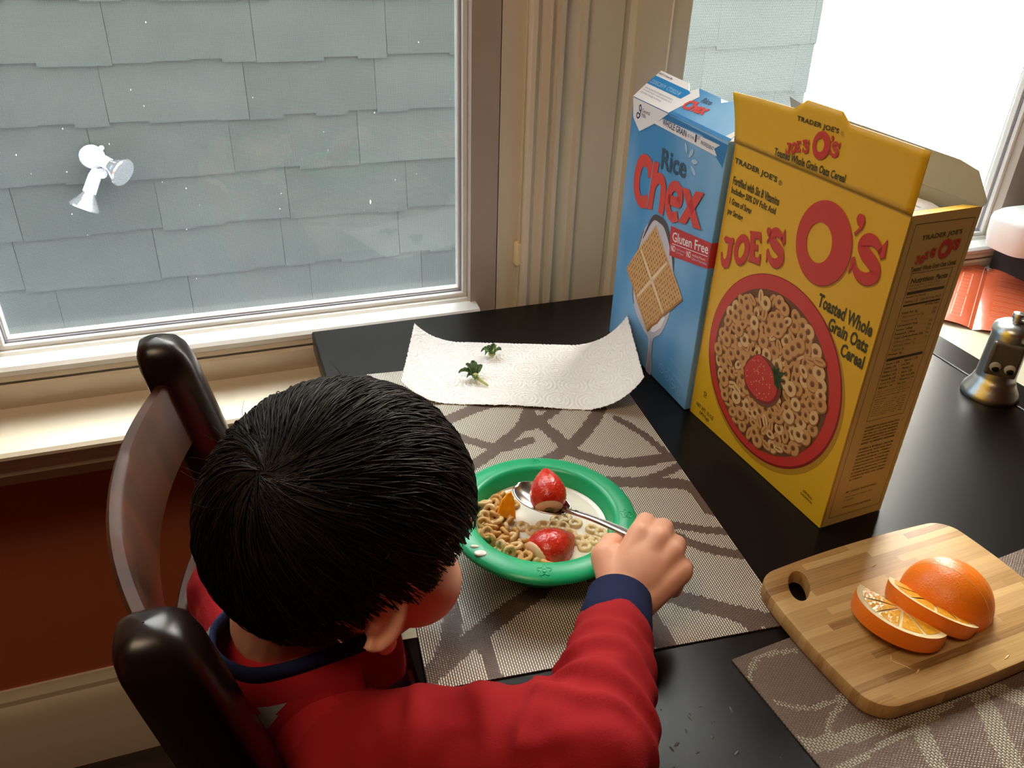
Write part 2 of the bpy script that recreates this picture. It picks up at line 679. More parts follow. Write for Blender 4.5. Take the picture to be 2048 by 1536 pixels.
def window(name, xa, xb, wide_l, wide_r, mesh_mat):
    root = bpy.data.objects.new(name, None)
    COL.objects.link(root)
    root.location = ((xa + xb) / 2, 0.055, 0)
    struct(root)
    z0, z1 = 0.010, WT - 0.03
    s = MB()      # sill: rounded nose, sloping top, track groove
    prof = [(0.055, -0.029), (0.006, -0.029), (0.006, -0.014), (0.002, -0.010), (0.001, -0.004), (0.005, 0.000), (0.026, 0.003), (0.0265, -0.001), (0.034, -0.001), (0.0345, 0.004),
            (0.043, 0.0045), (0.0435, -0.001), (0.085, -0.004), (0.085, -0.029)]
    s.extrude(prof, 'x', xa - wide_l, xb + 0.012)
    part(s, 'sill', M_white, root, smooth=25)
    f = MB()
    # flat taupe jambs and head
    f.box((xb + 0.004, 0.024, -0.03), (xb + wide_r, 0.072, WT), 1)
    f.box((xa - wide_l, 0.024, -0.03), (xa - 0.004, 0.072, WT), 1)
    f.box((xa - 0.004, 0.024, z1 + 0.012), (xb + 0.004, 0.072, WT), 1)
    part(f, 'frame', [M_white, M_frame], root)
    for (nm, d, y, w, m) in (('sash', 0.0, 0.040, 0.006, M_white), ('screen_frame', 0.004, 0.047, 0.004, M_track), ('glazing_bead', 0.0065, 0.050, 0.0035, M_white)):
        b = MB()
        y2 = y + 0.012
        a0, a1, c0, c1 = xa - 0.004 + d, xb + 0.004 - d, z0 - 0.006 + d, z1 + 0.006 - d
        b.box((a0, y, c0), (a1, y2, c0 + w))
        b.box((a0, y, c1 - w), (a1, y2, c1))
        b.box((a0, y, c0 + w), (a0 + w, y2, c1 - w))
        b.box((a1 - w, y, c0 + w), (a1, y2, c1 - w))
        part(b, nm, m, root, bevel=0.0008)
    g = MB()
    g.box((xa + 0.002, 0.0570, z0 + 0.001), (xb - 0.002, 0.0590, z1 - 0.001))
    part(g, 'pane', M_glass, root)
    g = MB()
    g.add([(xa + 0.001, 0.066, z0), (xb - 0.001, 0.066, z0), (xb - 0.001, 0.066, z1), (xa + 0.001, 0.066, z1)], [(0, 1, 2, 3)])
    part(g, 'insect_screen', mesh_mat, root)
    return root


window('window_1', W1[0], W1[1], 0.05, 0.040, M_screen)
window('window_2', W2[0], W2[1], 0.036, 0.06, M_screen_veil)

# cord cleat and cords
t = thing('cord_cleat', 'small cream plastic cord cleat on the window casing', 'cleat', (0.2830, 0.024, 0.068))
c = MB()
c.box((-0.0045, -0.011, -0.016), (0.0045, 0.002, 0.017))
part(c, 'cleat_body', mat('ivory_plastic', '#f0deb0', 0.4), t, world=False, bevel=0.003, seg=3)
c = MB()
c.tube([(0.2830, 0.014, 0.085), (0.2835, 0.016, 0.4), (0.2845, 0.018, 0.8), (0.2855, 0.02, 1.14)], 0.0009, 6)
c.tube([(0.2830, 0.014, 0.052), (0.2835, 0.016, 0.0), (0.2835, 0.018, -0.02)], 0.0009, 6)
tag(c.build('blind_cord', mat('ivory_cord', '#d8cdb0', 0.7)), 'thin ivory cord running past the cleat on the window casing', 'cord')
c = MB()
c.tube([(0.4705, 0.012, 1.14), (0.4700, 0.010, 0.6), (0.4695, 0.009, 0.3), (0.4690, 0.008, 0.12)], 0.0010, 6)
tag(c.build('blind_cord', mat('white_cord', '#fdf6e0', 0.6)), 'white cord hanging straight down behind the blue cereal box', 'cord')

# ------------------------------------------------------------------ outside
rnd = random.Random(4)
M_ground = mat('grey_paving', '#5c5b58', 0.9)
o = struct(MB().box((-14, 0.4, -3.3), (16, 12, -3.2)).build('ground', M_ground))
M_side = [mat('grey_green_shingle', '#41494b', 0.85, vary=('#485051', (3, 3, 6), 5), bump=((260, 4, 8), 0.35, 0.003)),
          mat('grey_green_shingle_dull', '#3f4748', 0.85, vary=('#444c4d', (3, 3, 6), 5), bump=((260, 4, 8), 0.35, 0.003)),
          mat('grey_green_shingle_pale', '#434b4c', 0.85, vary=('#4a5253', (3, 3, 6), 5), bump=((260, 4, 8), 0.35, 0.003))]
M_nail = mat('white_paint_fleck', '#e8ecec', 0.6)
YS = 2.2
HX1 = 2.43
house = thing('neighbor_house', 'grey green shingled house wall seen through both windows', 'house', (0, YS, -3.2))
hb = MB()
hb.box((-6, YS, -3.2), (HX1, YS + 4, 1.95))
part(hb, 'wall', M_side[1], house)
sh = MB()
pitch = 0.1925
k = 0
z = -0.047 + 9 * pitch
while z > -3.1:
    x = -5.9 + rnd.uniform(0, 0.45)
    while x < HX1:
        w = 0.46
        xe = min(x + w - 0.0016, HX1 - 0.002)
        n = 4
        off = [rnd.uniform(-0.009, 0.009) for _ in range(n)]
        # one shingle: ragged lower edge in steps, top tucked under the course above
        xs = [x + (xe - x) * (q + (rnd.uniform(-0.12, 0.12) if 0 < q < n else 0)) / n for q in range(n + 1)]
        mi = rnd.choice((0, 0, 1, 2))
        for q in range(n):
            zb = z + off[q]
            zt = z + pitch + 0.012
            a, b2 = xs[q], xs[q + 1]
            yb, yt = YS - 0.015, YS - 0.0045
            vs = [(a, yb, zb), (b2, yb, zb), (b2, yt, zt), (a, yt, zt), (a, YS, zb), (b2, YS, zb), (b2, YS, zt), (a, YS, zt)]
            sh.add(vs, [(0, 1, 2, 3), (0, 4, 5, 1), (0, 3, 7, 4), (1, 5, 6, 2), (3, 2, 6, 7)], mi)
        x += w
    z -= pitch
fl = sh
for _ in range(26):
    x, z = rnd.uniform(-0.9, 0.8), rnd.uniform(-0.95, 0.1)
    fl.ball((x, YS - 0.0155, z), (rnd.uniform(0.001, 0.0025), 0.001, rnd.uniform(0.001, 0.004)), None, 6, 4, 3)
fl.ball((0.46, YS - 0.0155, -0.585), (0.003, 0.001, 0.009), None, 8, 5, 3)
part(sh, 'shingle_cladding', M_side + [M_nail], house, fix=False)
hr = MB()
hr.add([(-6.3, YS - 0.12, 1.9), (HX1 + 0.1, YS - 0.12, 1.9), (HX1 + 0.1, YS + 2.2, 2.6), (-6.3, YS + 2.2, 2.6), (-6.3, YS - 0.12, 1.99), (HX1 + 0.1, YS - 0.12, 1.99),
        (HX1 + 0.1, YS + 2.2, 2.69), (-6.3, YS + 2.2, 2.69)], [(0, 1, 2, 3), (4, 5, 6, 7), (0, 1, 5, 4), (1, 2, 6, 5), (2, 3, 7, 6), (3, 0, 4, 7)])
part(hr, 'roof', mat('dark_roof_shingle', '#4a4a4c', 0.9), house)

# twin floodlight on the shingles
M_lampw = mat('white_lamp_metal', '#d8d8e4', 0.3, 0.0, 0.6)
M_lampb = mat('bright_reflector_bulb', '#f2f4ff', 0.12, 0.85)
t = thing('floodlight', 'white twin headed floodlight mounted on the shingled wall outside', 'outdoor lamp', (-0.49, YS - 0.015, -0.345))
b = MB()
b.lathe([(0.0, -0.0), (0.040, -0.0), (0.042, -0.012), (0.034, -0.028), (0.0, -0.032)], 28, M=Matrix.Translation(t.location) @ Matrix.Rotation(PI / 2, 4, 'X') @ Matrix.Scale(-1, 4, (0, 0, 1)))
b.ball((-0.453, YS - 0.04, -0.312), 0.009, None, 10, 6)
part(b, 'mount_plate', M_lampw, t, smooth=40)
for a, bpt, in (((-0.478, YS - 0.045, -0.337), (-0.435, YS - 0.080, -0.360)), ((-0.480, YS - 0.045, -0.380), (-0.520, YS - 0.068, -0.455))):
    a, bpt = Vector(a), Vector(bpt)
    d = (bpt - a).normalized()
    b = MB()
    b.tube([a, a + d * 0.03, bpt], [0.014, 0.021, 0.022], 18)
    b.ball(a + Vector((0.01, 0, -0.018)), 0.018, None, 14, 8)
    h = part(b, 'lamp_holder', M_lampw, t, smooth=40)
    b = MB()
    prof = []
    b.tube([bpt, bpt + d * 0.008, bpt + d * 0.030, bpt + d * 0.052, bpt + d * 0.058], [0.020, 0.022, 0.036, 0.050, 0.048], 24)
    part(b, 'reflector_bulb', M_lampb, t, smooth=40)

# ------------------------------------------------------------------ furniture
M_table = mat('espresso_lacquer', '#120e0c', 0.30, 0, 0.19, bump=((25, 25, 25), 0.05, 0.001))
table = thing('dining_table', 'glossy black brown dining table holding the breakfast', 'table', (0.4, -0.55, FZ))
YN = -1.06
tt = MB().box((0.0, YN, -0.028), (0.7430, 0.0, 0.0))
part(tt, 'tabletop', M_table, table, bevel=0.0025)
tt = MB().box((0, YN, -0.028), (0.054, 0.0, 0.0))
el = part(tt, 'end_leaf', M_table, table, world=False, bevel=0.0025)
el.location = Vector((0.7440, 0, 0)) - Vector(table.location)
el.rotation_euler = (0, math.radians(4.0), 0)
ap = MB()
ap.box((0.16, YN + 0.08, -0.09), (0.70, YN + 0.10, -0.028))
ap.box((0.16, -0.10, -0.09), (0.70, -0.08, -0.028))
ap.box((0.16, YN + 0.10, -0.09), (0.18, -0.10, -0.028))
ap.box((0.68, YN + 0.10, -0.09), (0.70, -0.10, -0.028))
part(ap, 'apron', M_table, table)
for (x, y) in ((0.17, YN + 0.09), (0.69, YN + 0.09), (0.17, -0.09), (0.69, -0.09)):
    part(MB().box((x - 0.028, y - 0.028, FZ), (x + 0.028, y + 0.028, -0.028)), 'leg', M_table, table, bevel=0.003)
# scuffs of dried food on the lacquer
sm = MB()
for _ in range(20):
    x, y = 0.16 + rnd.gauss(0, 0.02), -0.665 + rnd.gauss(0, 0.02)
    sm.ball((x, y, 0.0), (rnd.uniform(0.0004, 0.003), rnd.uniform(0.0004, 0.0012), 0.0004), Matrix.Rotation(rnd.uniform(0, PI), 3, 'Z'), 8, 4)
tag(sm.build('crumbs', mat('dried_splash', '#34352f', 0.3), smooth=60), 'dried splashes and crumbs on the dark tabletop beside the elbow', 'crumbs', kind='stuff')

# dark ladder chair of the child
M_wood = mat('cherry_stained_wood', '#47230f', 0.40, 0, 0.16, vary=('#32180b', (30, 30, 6), 5))
M_post = mat('dark_chair_stain', '#1a0d0a', 0.3, 0, 0.4)
chair = thing('dining_chair', 'dark stained ladder back dining chair the child sits on', 'chair', (0.0, -0.45, FZ))
PY = (-0.284, -0.612)
PX = -0.149


def post_x(z):
    return PX + (0.15 - z) * 0.20 if z > -0.25 else PX + 0.08 + (z + 0.25) * -0.02


for y in PY:
    p = MB()
    zs = [FZ, -0.5, -0.28, -0.15, -0.05, 0.03, 0.08, 0.115, 0.134, 0.146, 0.153, 0.157, 0.1585]
    for_r = [(0.021, 0.020), (0.023, 0.022), (0.024, 0.023), (0.024, 0.023), (0.024, 0.023), (0.0235, 0.023), (0.0230, 0.023), (0.0225, 0.023), (0.0220, 0.0225), (0.020, 0.020),
             (0.016, 0.015), (0.009, 0.009), (0.0005, 0.0005)]
    vs, fs = [], []
    n = 20
    for i, z in enumerate(zs):
        ra, rb = for_r[i]
        for kk in range(n):
            q = 2 * PI * kk / n
            cx, sy = math.cos(q), math.sin(q)
            e = 0.62
            vs.append((post_x(z) + ra * math.copysign(abs(cx) ** e, cx), y + rb * math.copysign(abs(sy) ** e, sy), z))
    for i in range(len(zs) - 1):
        for kk in range(n):
            fs.append((i * n + kk, i * n + (kk + 1) % n, (i + 1) * n + (kk + 1) % n, (i + 1) * n + kk))
    p.add(vs, fs)
    part(p, 'back_post', M_post, chair, smooth=60)


def slat(z1, h, bow, th):
    s = MB()
    n = 24
    sec = [(-th / 2, 0.0), (-th / 2 * 0.9, 0.0015), (th / 2 * 0.9, 0.0015), (th / 2, 0.0)]
    rows = []
    for i in range(n + 1):
        t = i / n
        y = PY[0] + (PY[1] - PY[0]) * t
        b = bow * (1 - (2 * t - 1) ** 2)
        ring = []
        for (dx, z) in ((-th / 2, z1 - h), (-th / 2, z1 - 0.003), (-th / 2 + 0.003, z1), (th / 2 - 0.003, z1), (th / 2, z1 - 0.003), (th / 2, z1 - h)):
            ring.append((post_x(z) - b + dx, y, z))
        rows.append(ring)
    m = len(rows[0])
    vs = [p for r in rows for p in r]
    fs = [(i * m + k, i * m + (k + 1) % m, (i + 1) * m + (k + 1) % m, (i + 1) * m + k) for i in range(n) for k in range(m)]
    fs += [tuple(range(m)), tuple(n * m + k for k in range(m))]
    s.add(vs, fs)
    return s


part(slat(0.124, 0.058, 0.036, 0.013), 'slat', M_wood, chair, smooth=40)
part(slat(-0.018, 0.055, 0.046, 0.013), 'slat', M_wood, chair, smooth=40)
s = MB()
s.add([(-0.10, -0.25, -0.315), (0.31, -0.22, -0.315), (0.31, -0.68, -0.315), (-0.10, -0.65, -0.315), (-0.10, -0.25, -0.29), (0.31, -0.22, -0.29), (0.31, -0.68, -0.29), (-0.10, -0.65, -0.29)],
      [(0, 1, 2, 3), (4, 7, 6, 5), (0, 4, 5, 1), (1, 5, 6, 2), (2, 6, 7, 3), (3, 7, 4, 0)])
part(s, 'seat', M_post, chair, bevel=0.006)
for y in (-0.25, -0.65):
    part(MB().box((0.26, y - 0.02, FZ), (0.30, y + 0.02, -0.315)), 'leg', M_post, chair, bevel=0.003)
part(MB().box((-0.05, -0.64, -0.56), (0.27, -0.62, -0.53)), 'stretcher', M_post, chair)
part(MB().box((-0.05, -0.28, -0.56), (0.27, -0.26, -0.53)), 'stretcher', M_post, chair)

# cream side table beyond the dark table with things on it
M_ctop = mat('cream_laminate', '#d8ccb2', 0.35)
st = thing('side_table', 'cream topped side table standing beyond the end of the dark table', 'table', (1.2, -0.35, FZ))
part(MB().box((0.81, -0.80, -0.062), (1.62, 0.0, -0.038)), 'tabletop', M_ctop, st, bevel=0.002)
for (x, y) in ((0.84, -0.77), (1.59, -0.77), (0.84, -0.03), (1.59, -0.03)):
    part(MB().box((x - 0.02, y - 0.02, FZ), (x + 0.02, y + 0.02, -0.062)), 'leg', M_ctop, st)

M_bro = mat('glossy_orange_paper', '#d0603c', 0.18, 0, 0.6, bump=((14, 14, 14), 0.25, 0.006))
M_broln = mat('pale_print', '#f0a588', 0.3)
bro = thing('brochure', 'open glossy orange booklet on the cream side table', 'booklet', (1.02, -0.10, -0.0375), 0)
ba = Vector((0.9167, -0.1801, 0))
bu = (Vector((1.125, -0.0076, 0)) - ba)
bl = bu.length
bu.normalize()
bv = Vector((bu.y, -bu.x, 0))


def bro_pt(s, w):      # s along the fold, w across (negative = left page)
    d = abs(w)
    z = -0.0375 + 0.007 * math.exp(-(d / 0.02) ** 2) * 0 + 0.010 * (1 - math.exp(-d / 0.02)) * math.exp(-d / 0.09)
    p = ba + bu * s + bv * w
    return (p.x, p.y, z)


b = MB()
b.grid(lambda i, j: bro_pt(bl * j / 10, -0.14 + 0.14 * i / 14), 14, 10)
part(b, 'left_page', M_bro, bro, smooth=180)
b = MB()
b.grid(lambda i, j: bro_pt(bl * j / 10, 0.16 * i / 14), 14, 10)
part(b, 'right_page', M_bro, bro, smooth=180)
b = MB()


def bro_line(s0, w0, s1, w1, t=0.0012):
    n = 10
    a = [Vector(bro_pt(s0 + (s1 - s0) * i / n, w0 + (w1 - w0) * i / n)) for i in range(n + 1)]
    d = (a[-1] - a[0]).normalized()
    p = Vector((d.y, -d.x, 0)) * t / 2
    vs = [q + p + Vector((0, 0, 0.0004)) for q in a] + [q - p + Vector((0, 0, 0.0004)) for q in a]
    b.add(vs, [(i, i + 1, n + 2 + i, n + 1 + i) for i in range(n)])


bro_line(0, -0.006, bl, -0.006)
bro_line(bl * 0.90, -0.14, bl * 0.90, 0.16, 0.001)
for (s0, s1) in ((0.10, 0.42), (0.45, 0.80)):
    for w in (-0.034, -0.020):
        bro_line(bl * s0, w, bl * s1, w)
    for k in range(7):
        bro_line(bl * (s0 + (s1 - s0) * k / 6), -0.034, bl * (s0 + (s1 - s0) * k / 6), -0.020, 0.0006)
for k in range(26):
    s_ = bl * (0.12 + 0.68 * k / 25)
    bro_line(s_, -0.12, s_, -0.042 - rnd.uniform(0, 0.012), 0.0007)
    if k % 3:
        bro_line(s_, 0.018, s_, 0.12 + rnd.uniform(-0.03, 0.02), 0.0007)
part(b, 'printed_lines', M_broln, bro, fix=False)
tag(MB().box((0, 0, 0), (0.09, 0.06, 0.0006)).build('paper_sheet', mat('white_paper', '#f0eef2', 0.7)), 'white paper corner showing behind the orange booklet', 'paper')
bpy.data.objects['paper_sheet'].location = (1.135, -0.060, -0.0375)
bpy.data.objects['paper_sheet'].rotation_euler = (0, 0, 0.35)
M_char = mat('charcoal_plastic', '#2f3033', 0.5)
t = thing('storage_case', 'dark charcoal case under the white tub by the right window', 'case', (1.33, -0.06, -0.038))
part(MB().box((1.130, -0.110, -0.0375), (1.52, -0.002, 0.017)), 'case_body', M_char, t, bevel=0.003)
part(MB().box((1.127, -0.113, 0.012), (1.523, 0.0, 0.0185)), 'lid', M_char, t, bevel=0.002)
t = thing('storage_tub', 'white rounded plastic tub on the dark case by the right window', 'tub', (1.115, -0.055, 0.0185))
b = MB()
vs = []
n = 28
prof = [(0.80, 0.0), (0.92, 0.002), (0.98, 0.030), (1.0, 0.062), (0.97, 0.070), (0.85, 0.077), (0.5, 0.081), (0.0, 0.082)]
for (s_, z) in prof:
    for k in range(n):
        q = 2 * PI * k / n
        e = 0.55
        vs.append((1.130 + 0.066 * s_ * math.copysign(abs(math.cos(q)) ** e, math.cos(q)), -0.056 + 0.045 * s_ * math.copysign(abs(math.sin(q)) ** e, math.sin(q)), 0.0187 + z * 0.76))
fs = [(i * n + k, i * n + (k + 1) % n, (i + 1) * n + (k + 1) % n, (i + 1) * n + k) for i in range(len(prof) - 1) for k in range(n)]
b.add(vs, fs)
part(b, 'tub_body', mat('white_plastic', '#ffffff', 0.5, sss=0.6), t, smooth=50)
b = MB()
b.tube([(1.16, 0.019, 0.020), (1.22, 0.017, 0.046), (1.30, 0.016, 0.070), (1.40, 0.016, 0.085)], 0.006, 10)
tag(b.build('black_cable', M_char, smooth=60), 'thick black cable along the wall beside the right window', 'cable')

# ------------------------------------------------------------------ placemats
def weave_mat(name, thread, gap, pu, pv, du, dv, thread2=None):
    # woven vinyl: short light dashes of thread over a darker ground, staggered from row to row
    m = bpy.data.materials.new(name)
    m.use_nodes = True
    nt = m.node_tree
    b = nt.nodes['Principled BSDF']
    b.inputs['Roughness'].default_value = 0.42
    tc = nt.nodes.new('ShaderNodeTexCoord')
    sp = nt.nodes.new('ShaderNodeSeparateXYZ')
    nt.links.new(tc.outputs['Object'], sp.inputs[0])

    def mth(op, a, b_=None):
        n = nt.nodes.new('ShaderNodeMath')
        n.operation = op
        for i, q in enumerate((a, b_)):
            if q is None:
                continue
            if isinstance(q, (int, float)):
                n.inputs[i].default_value = q
            else:
                nt.links.new(q, n.inputs[i])
        return n.outputs[0]
    u = mth('MULTIPLY', sp.outputs['X'], 1 / pu)
    v = mth('MULTIPLY', sp.outputs['Y'], 1 / pv)
    par = mth('MULTIPLY', mth('FRACT', mth('MULTIPLY', mth('FLOOR', u), 0.5)), 1.0)
    fu = mth('ABSOLUTE', mth('SUBTRACT', mth('FRACT', u), 0.5))
    fv = mth('ABSOLUTE', mth('SUBTRACT', mth('FRACT', mth('ADD', v, par)), 0.5))
    du_ = mth('SUBTRACT', 1.0, mth('MULTIPLY', fu, 1 / du))
    dv_ = mth('SUBTRACT', 1.0, mth('MULTIPLY', fv, 1 / dv))
    h = mth('MINIMUM', du_, dv_)
    mask = mth('GREATER_THAN', h, 0.0)
    mx = nt.nodes.new('ShaderNodeMix')
    mx.data_type = 'RGBA'
    mx.inputs['A'].default_value = (*srgb(gap), 1)
    mx.inputs['B'].default_value = (*srgb(thread), 1)
    nt.links.new(mask, mx.inputs['Factor'])
    nt.links.new(mx.outputs['Result'], b.inputs['Base Color'])
    bp = nt.nodes.new('ShaderNodeBump')
    bp.inputs['Distance'].default_value = 0.0006
    bp.inputs['Strength'].default_value = 0.5
    nt.links.new(mth('MAXIMUM', h, 0.0), bp.inputs['Height'])
    nt.links.new(bp.outputs['Normal'], b.inputs['Normal'])
    return m


M_wlight = weave_mat('woven_pale_thread', '#f2e6d2', '#3c2e27', 0.0019, 0.0030, 0.29, 0.42)
M_wbrown = weave_mat('woven_brown_thread', '#6d5647', '#3c2d26', 0.0019, 0.0022, 0.44, 0.40)
M_wbrown2 = weave_mat('woven_brown_dotted', '#7a6454', '#54433a', 0.0019, 0.0022, 0.44, 0.40)
M_wpale2 = weave_mat('woven_grey_thread', '#b3a78f', '#4a3c33', 0.0021, 0.0030, 0.36, 0.40)

BANDS1 = [[(0.0275, 0.111), (0.0279, 0.0879), (0.0276, 0.0558), (0.0144, 0.0244), (0.0, 0.012)], [(0.0, 0.0105), (0.0332, 0.0346), (0.0682, 0.0578), (0.1038, 0.0769)],
          [(0.0452, 0.0458), (0.0472, 0.0315), (0.049, -0.003)], [(0.150, 0.085), (0.19, 0.0638), (0.2058, 0.0489), (0.2425, 0.0243), (0.2880, -0.003)],
          [(0.2326, 0.0308), (0.2506, 0.0143), (0.2574, -0.003)], [(0.170, 0.075), (0.1776, 0.0332), (0.1825, -0.002)],
          [(0.1638, 0.3289), (0.1795, 0.287), (0.1905, 0.2529), (0.2346, 0.2266), (0.29, 0.2273)], [(0.2000, 0.203), (0.2468, 0.191), (0.2833, 0.1778), (0.2882, 0.1403)],
          [(0.2381, 0.1952), (0.2675, 0.2029), (0.29, 0.2124)], [(0.2365, 0.1332), (0.2652, 0.1183), (0.29, 0.110)], [(0.2319, 0.1251), (0.2554, 0.0976), (0.29, 0.0777)],
          [(0.1677, 0.3434), (0.1509, 0.3118), (0.1189, 0.281), (0.0902, 0.2565), (0.05, 0.235)], [(0.20, 0.338), (0.1575, 0.3056)], [(0.2438, 0.3281), (0.2217, 0.2974), (0.1818, 0.2592), (0.13, 0.235)],
          [(0.0808, 0.3038), (0.1179, 0.2767), (0.1514, 0.2834)], [(0.255, 0.305), (0.2727, 0.2679), (0.2809, 0.2342)], [(0.0, 0.30), (0.06, 0.33), (0.13, 0.36), (0.19, 0.345)],
          [(0.10, 0.45), (0.13, 0.40), (0.175, 0.35)], [(0.29, 0.37), (0.23, 0.345), (0.18, 0.34)], [(0.0, 0.20), (0.06, 0.175), (0.10, 0.16)], [(0.10, 0.077), (0.14, 0.10), (0.18, 0.13), (0.235, 0.13)]]
WID1 = [.0075, .0080, .0055, .0085, .0055, .0095, .0075, .0080, .005, .0048, .0055, .0070, .0060, .0075, .0060, .0045, .008, .006, .006, .007, .007]
BANDS2 = [[(0.0063, 0.0441), (0.0235, 0.056), (0.0557, 0.0579), (0.09, 0.045)], [(-0.01, 0.0656), (0.0047, 0.080), (0.0351, 0.0845), (0.0764, 0.089), (0.1027, 0.0913), (0.14, 0.0870)],
          [(-0.0015, 0.1016), (0.033, 0.0999), (0.0863, 0.0975), (0.1248, 0.0914)], [(0.0863, 0.0975), (0.0771, 0.1146), (0.0704, 0.1369), (0.07, 0.18)],
          [(0.152, 0.086), (0.1354, 0.1181), (0.1246, 0.1346), (0.1159, 0.16), (0.11, 0.20)], [(0.150, 0.075), (0.1731, 0.1117), (0.20, 0.16), (0.21, 0.21)],
          [(0.0499, 0.0116), (0.02, 0.006), (0.0, 0.02)], [(0.0591, 0.0593), (0.0308, 0.0699), (0.0195, 0.0821)], [(0.27, 0.0), (0.25, 0.05), (0.20, 0.07), (0.15, 0.075)],
          [(0.30, 0.10), (0.25, 0.05)], [(0.45, 0.06), (0.37, 0.09), (0.30, 0.10), (0.25, 0.16)], [(0.03, 0.30), (0.06, 0.22), (0.07, 0.18)], [(0.20, 0.30), (0.21, 0.21), (0.27, 0.16)]]
WID2 = [.0022, .0055, .0022, .0065, .0075, .007, .0022, .0022, .007, .006, .008, .006, .007]


def placemat(name, label, loc, rotz, lu, lv, bands, wid, mats, cell=0.0024):
    B = [(smooth_line([Vector((a, b, 0)) for a, b in pl], 6), w) for pl, w in zip(bands, wid)]
    nu, nv = int(lu / cell), int(lv / cell)
    mb = MB()
    T = 0.0016
    vs = [(lu * i / nu, lv * j / nv, T) for j in range(nv + 1) for i in range(nu + 1)]
    fs, mi = [], []
    segs = []
    for pts, w in B:
        for a, b in zip(pts[:-1], pts[1:]):
            segs.append((a.x, a.y, b.x, b.y, w, min(a.x, b.x) - w, max(a.x, b.x) + w, min(a.y, b.y) - w, max(a.y, b.y) + w))
    for j in range(nv):
        for i in range(nu):
            x, y = lu * (i + .5) / nu, lv * (j + .5) / nv
            k = 0
            for (ax, ay, bx, by, w, x0, x1, y0, y1) in segs:
                if x < x0 or x > x1 or y < y0 or y > y1:
                    continue
                dx, dy = bx - ax, by - ay
                t = max(0, min(1, ((x - ax) * dx + (y - ay) * dy) / (dx * dx + dy * dy + 1e-12)))
                if (x - ax - t * dx) ** 2 + (y - ay - t * dy) ** 2 < w * w:
                    k = 1
                    break
            fs.append((j * (nu + 1) + i, j * (nu + 1) + i + 1, (j + 1) * (nu + 1) + i + 1, (j + 1) * (nu + 1) + i))
            mi.append(k)
    mb.v, mb.f, mb.m = vs, fs, mi
    # edge and underside
    mb.add([(0, 0, T), (lu, 0, T), (lu, lv, T), (0, lv, T), (0, 0, 0.0002), (lu, 0, 0.0002), (lu, lv, 0.0002), (0, lv, 0.0002)], [(0, 4, 5, 1), (1, 5, 6, 2), (2, 6, 7, 3), (3, 7, 4, 0), (4, 7, 6, 5)], 1)
    o = mb.build(name, mats, fix=False)
    o.location = loc
    o.rotation_euler = (0, 0, rotz)
    return tag(o, label, 'placemat')


placemat('placemat', 'brown and beige woven placemat under the green bowl', (0.0064, -0.5768, 0.0), -0.0896, 0.2869, 0.45, BANDS1, WID1, [M_wlight, M_wbrown])
# the second mat is laid lengthwise: its local y runs towards the viewer
pm2 = placemat('placemat', 'brown woven placemat under the bamboo cutting board', (0.2287 + 0.45 * math.cos(0.085), -0.6187 + 0.45 * math.sin(0.085), 0.0), 0.085 + PI, 0.45, 0.30,
               [[(0.45 - a, b) for a, b in pl] for pl in BANDS2], WID2, [M_wbrown2, M_wpale2])

# ------------------------------------------------------------------ paper towel with strawberry tops
M_paper = mat('white_kitchen_paper', '#f7f2f0', 0.9)
tu = Vector((0.1476, -0.0517, 0)).normalized()     # along the far edge, left to right
tv = Vector((-tu.y * -1, -tu.x, 0))                # towards the viewer
tv = Vector((tu.y, -tu.x, 0))
TO = Vector((0.1776, -0.0875, 0.0)) - tu * 0.069
TL, TW = 0.285, 0.140
LA, LB = 0.062, 0.200            # flat stretch between the two rolled ends


def towel_pt(s, w):
    z = 0.0035
    x = s
    if s < LA:
        d = LA - s
        r = 0.075
        q = d / r
        x = LA - r * math.sin(q)
        z += r * (1 - math.cos(q))
    elif s > LB:
        d = s - LB
        r = 0.074
        q = d / r
        x = LB + r * math.sin(q)
        z += r * (1 - math.cos(q))
    # slight sag of the far edge, wobble of the near edge
    z += 0.0012 * math.sin(s * 38 + w * 20) * (w / TW) ** 2
    # near edge pulled askew
    p = TO + tu * x + tv * (w + 0.010 * (s / TL) * (w / TW))
    return Vector((p.x, p.y, max(z, 0.0028)))


def emboss(s, w):
    # dotted concentric rings around the knots of a hexagonal lattice
    a = 0.036
    best = 1
    for dj in (-1, 0, 1):
        j = math.floor(w / (a * 0.866) + 0.5) + dj
        ox = 0.5 * a if j % 2 else 0
        i = math.floor((s - ox) / a + 0.5)
        cx, cy = i * a + ox, j * a * 0.866
        dx, dy = s - cx, w - cy
        r = math.hypot(dx, dy)
        if r < best:
            best = r
            q = math.atan2(dy, dx)
    ring = best / 0.0047
    k = round(ring)
    if abs(ring - k) < 0.26 and k > 0:
        n = max(5, int(6.28 * k * 1.9))
        if abs(((q / (2 * PI) * n) % 1) - 0.5) < 0.28:
            return -0.0013
    return 0.0


nu, nv = 300, 150
mb = MB()
vs = []
for j in range(nv + 1):
    for i in range(nu + 1):
        s, w = TL * i / nu, TW * j / nv
        if j == nv:
            w += rnd.uniform(-0.0008, 0.0008)
        if i in (0, nu):
            s += rnd.uniform(-0.0007, 0.0007)
        p = towel_pt(s, w)
        p.z += emboss(s, w)
        vs.append(p)
mb.add(vs, [(j * (nu + 1) + i, (j + 1) * (nu + 1) + i, (j + 1) * (nu + 1) + i + 1, j * (nu + 1) + i + 1) for j in range(nv) for i in range(nu)])
o = mb.build('paper_towel', M_paper, smooth=180, fix=False)
so = o.modifiers.new('thickness', 'SOLIDIFY')
so.thickness = 0.0004
so.offset = 0
tag(o, 'white embossed paper towel with upturned ends on the dark table', 'paper towel')

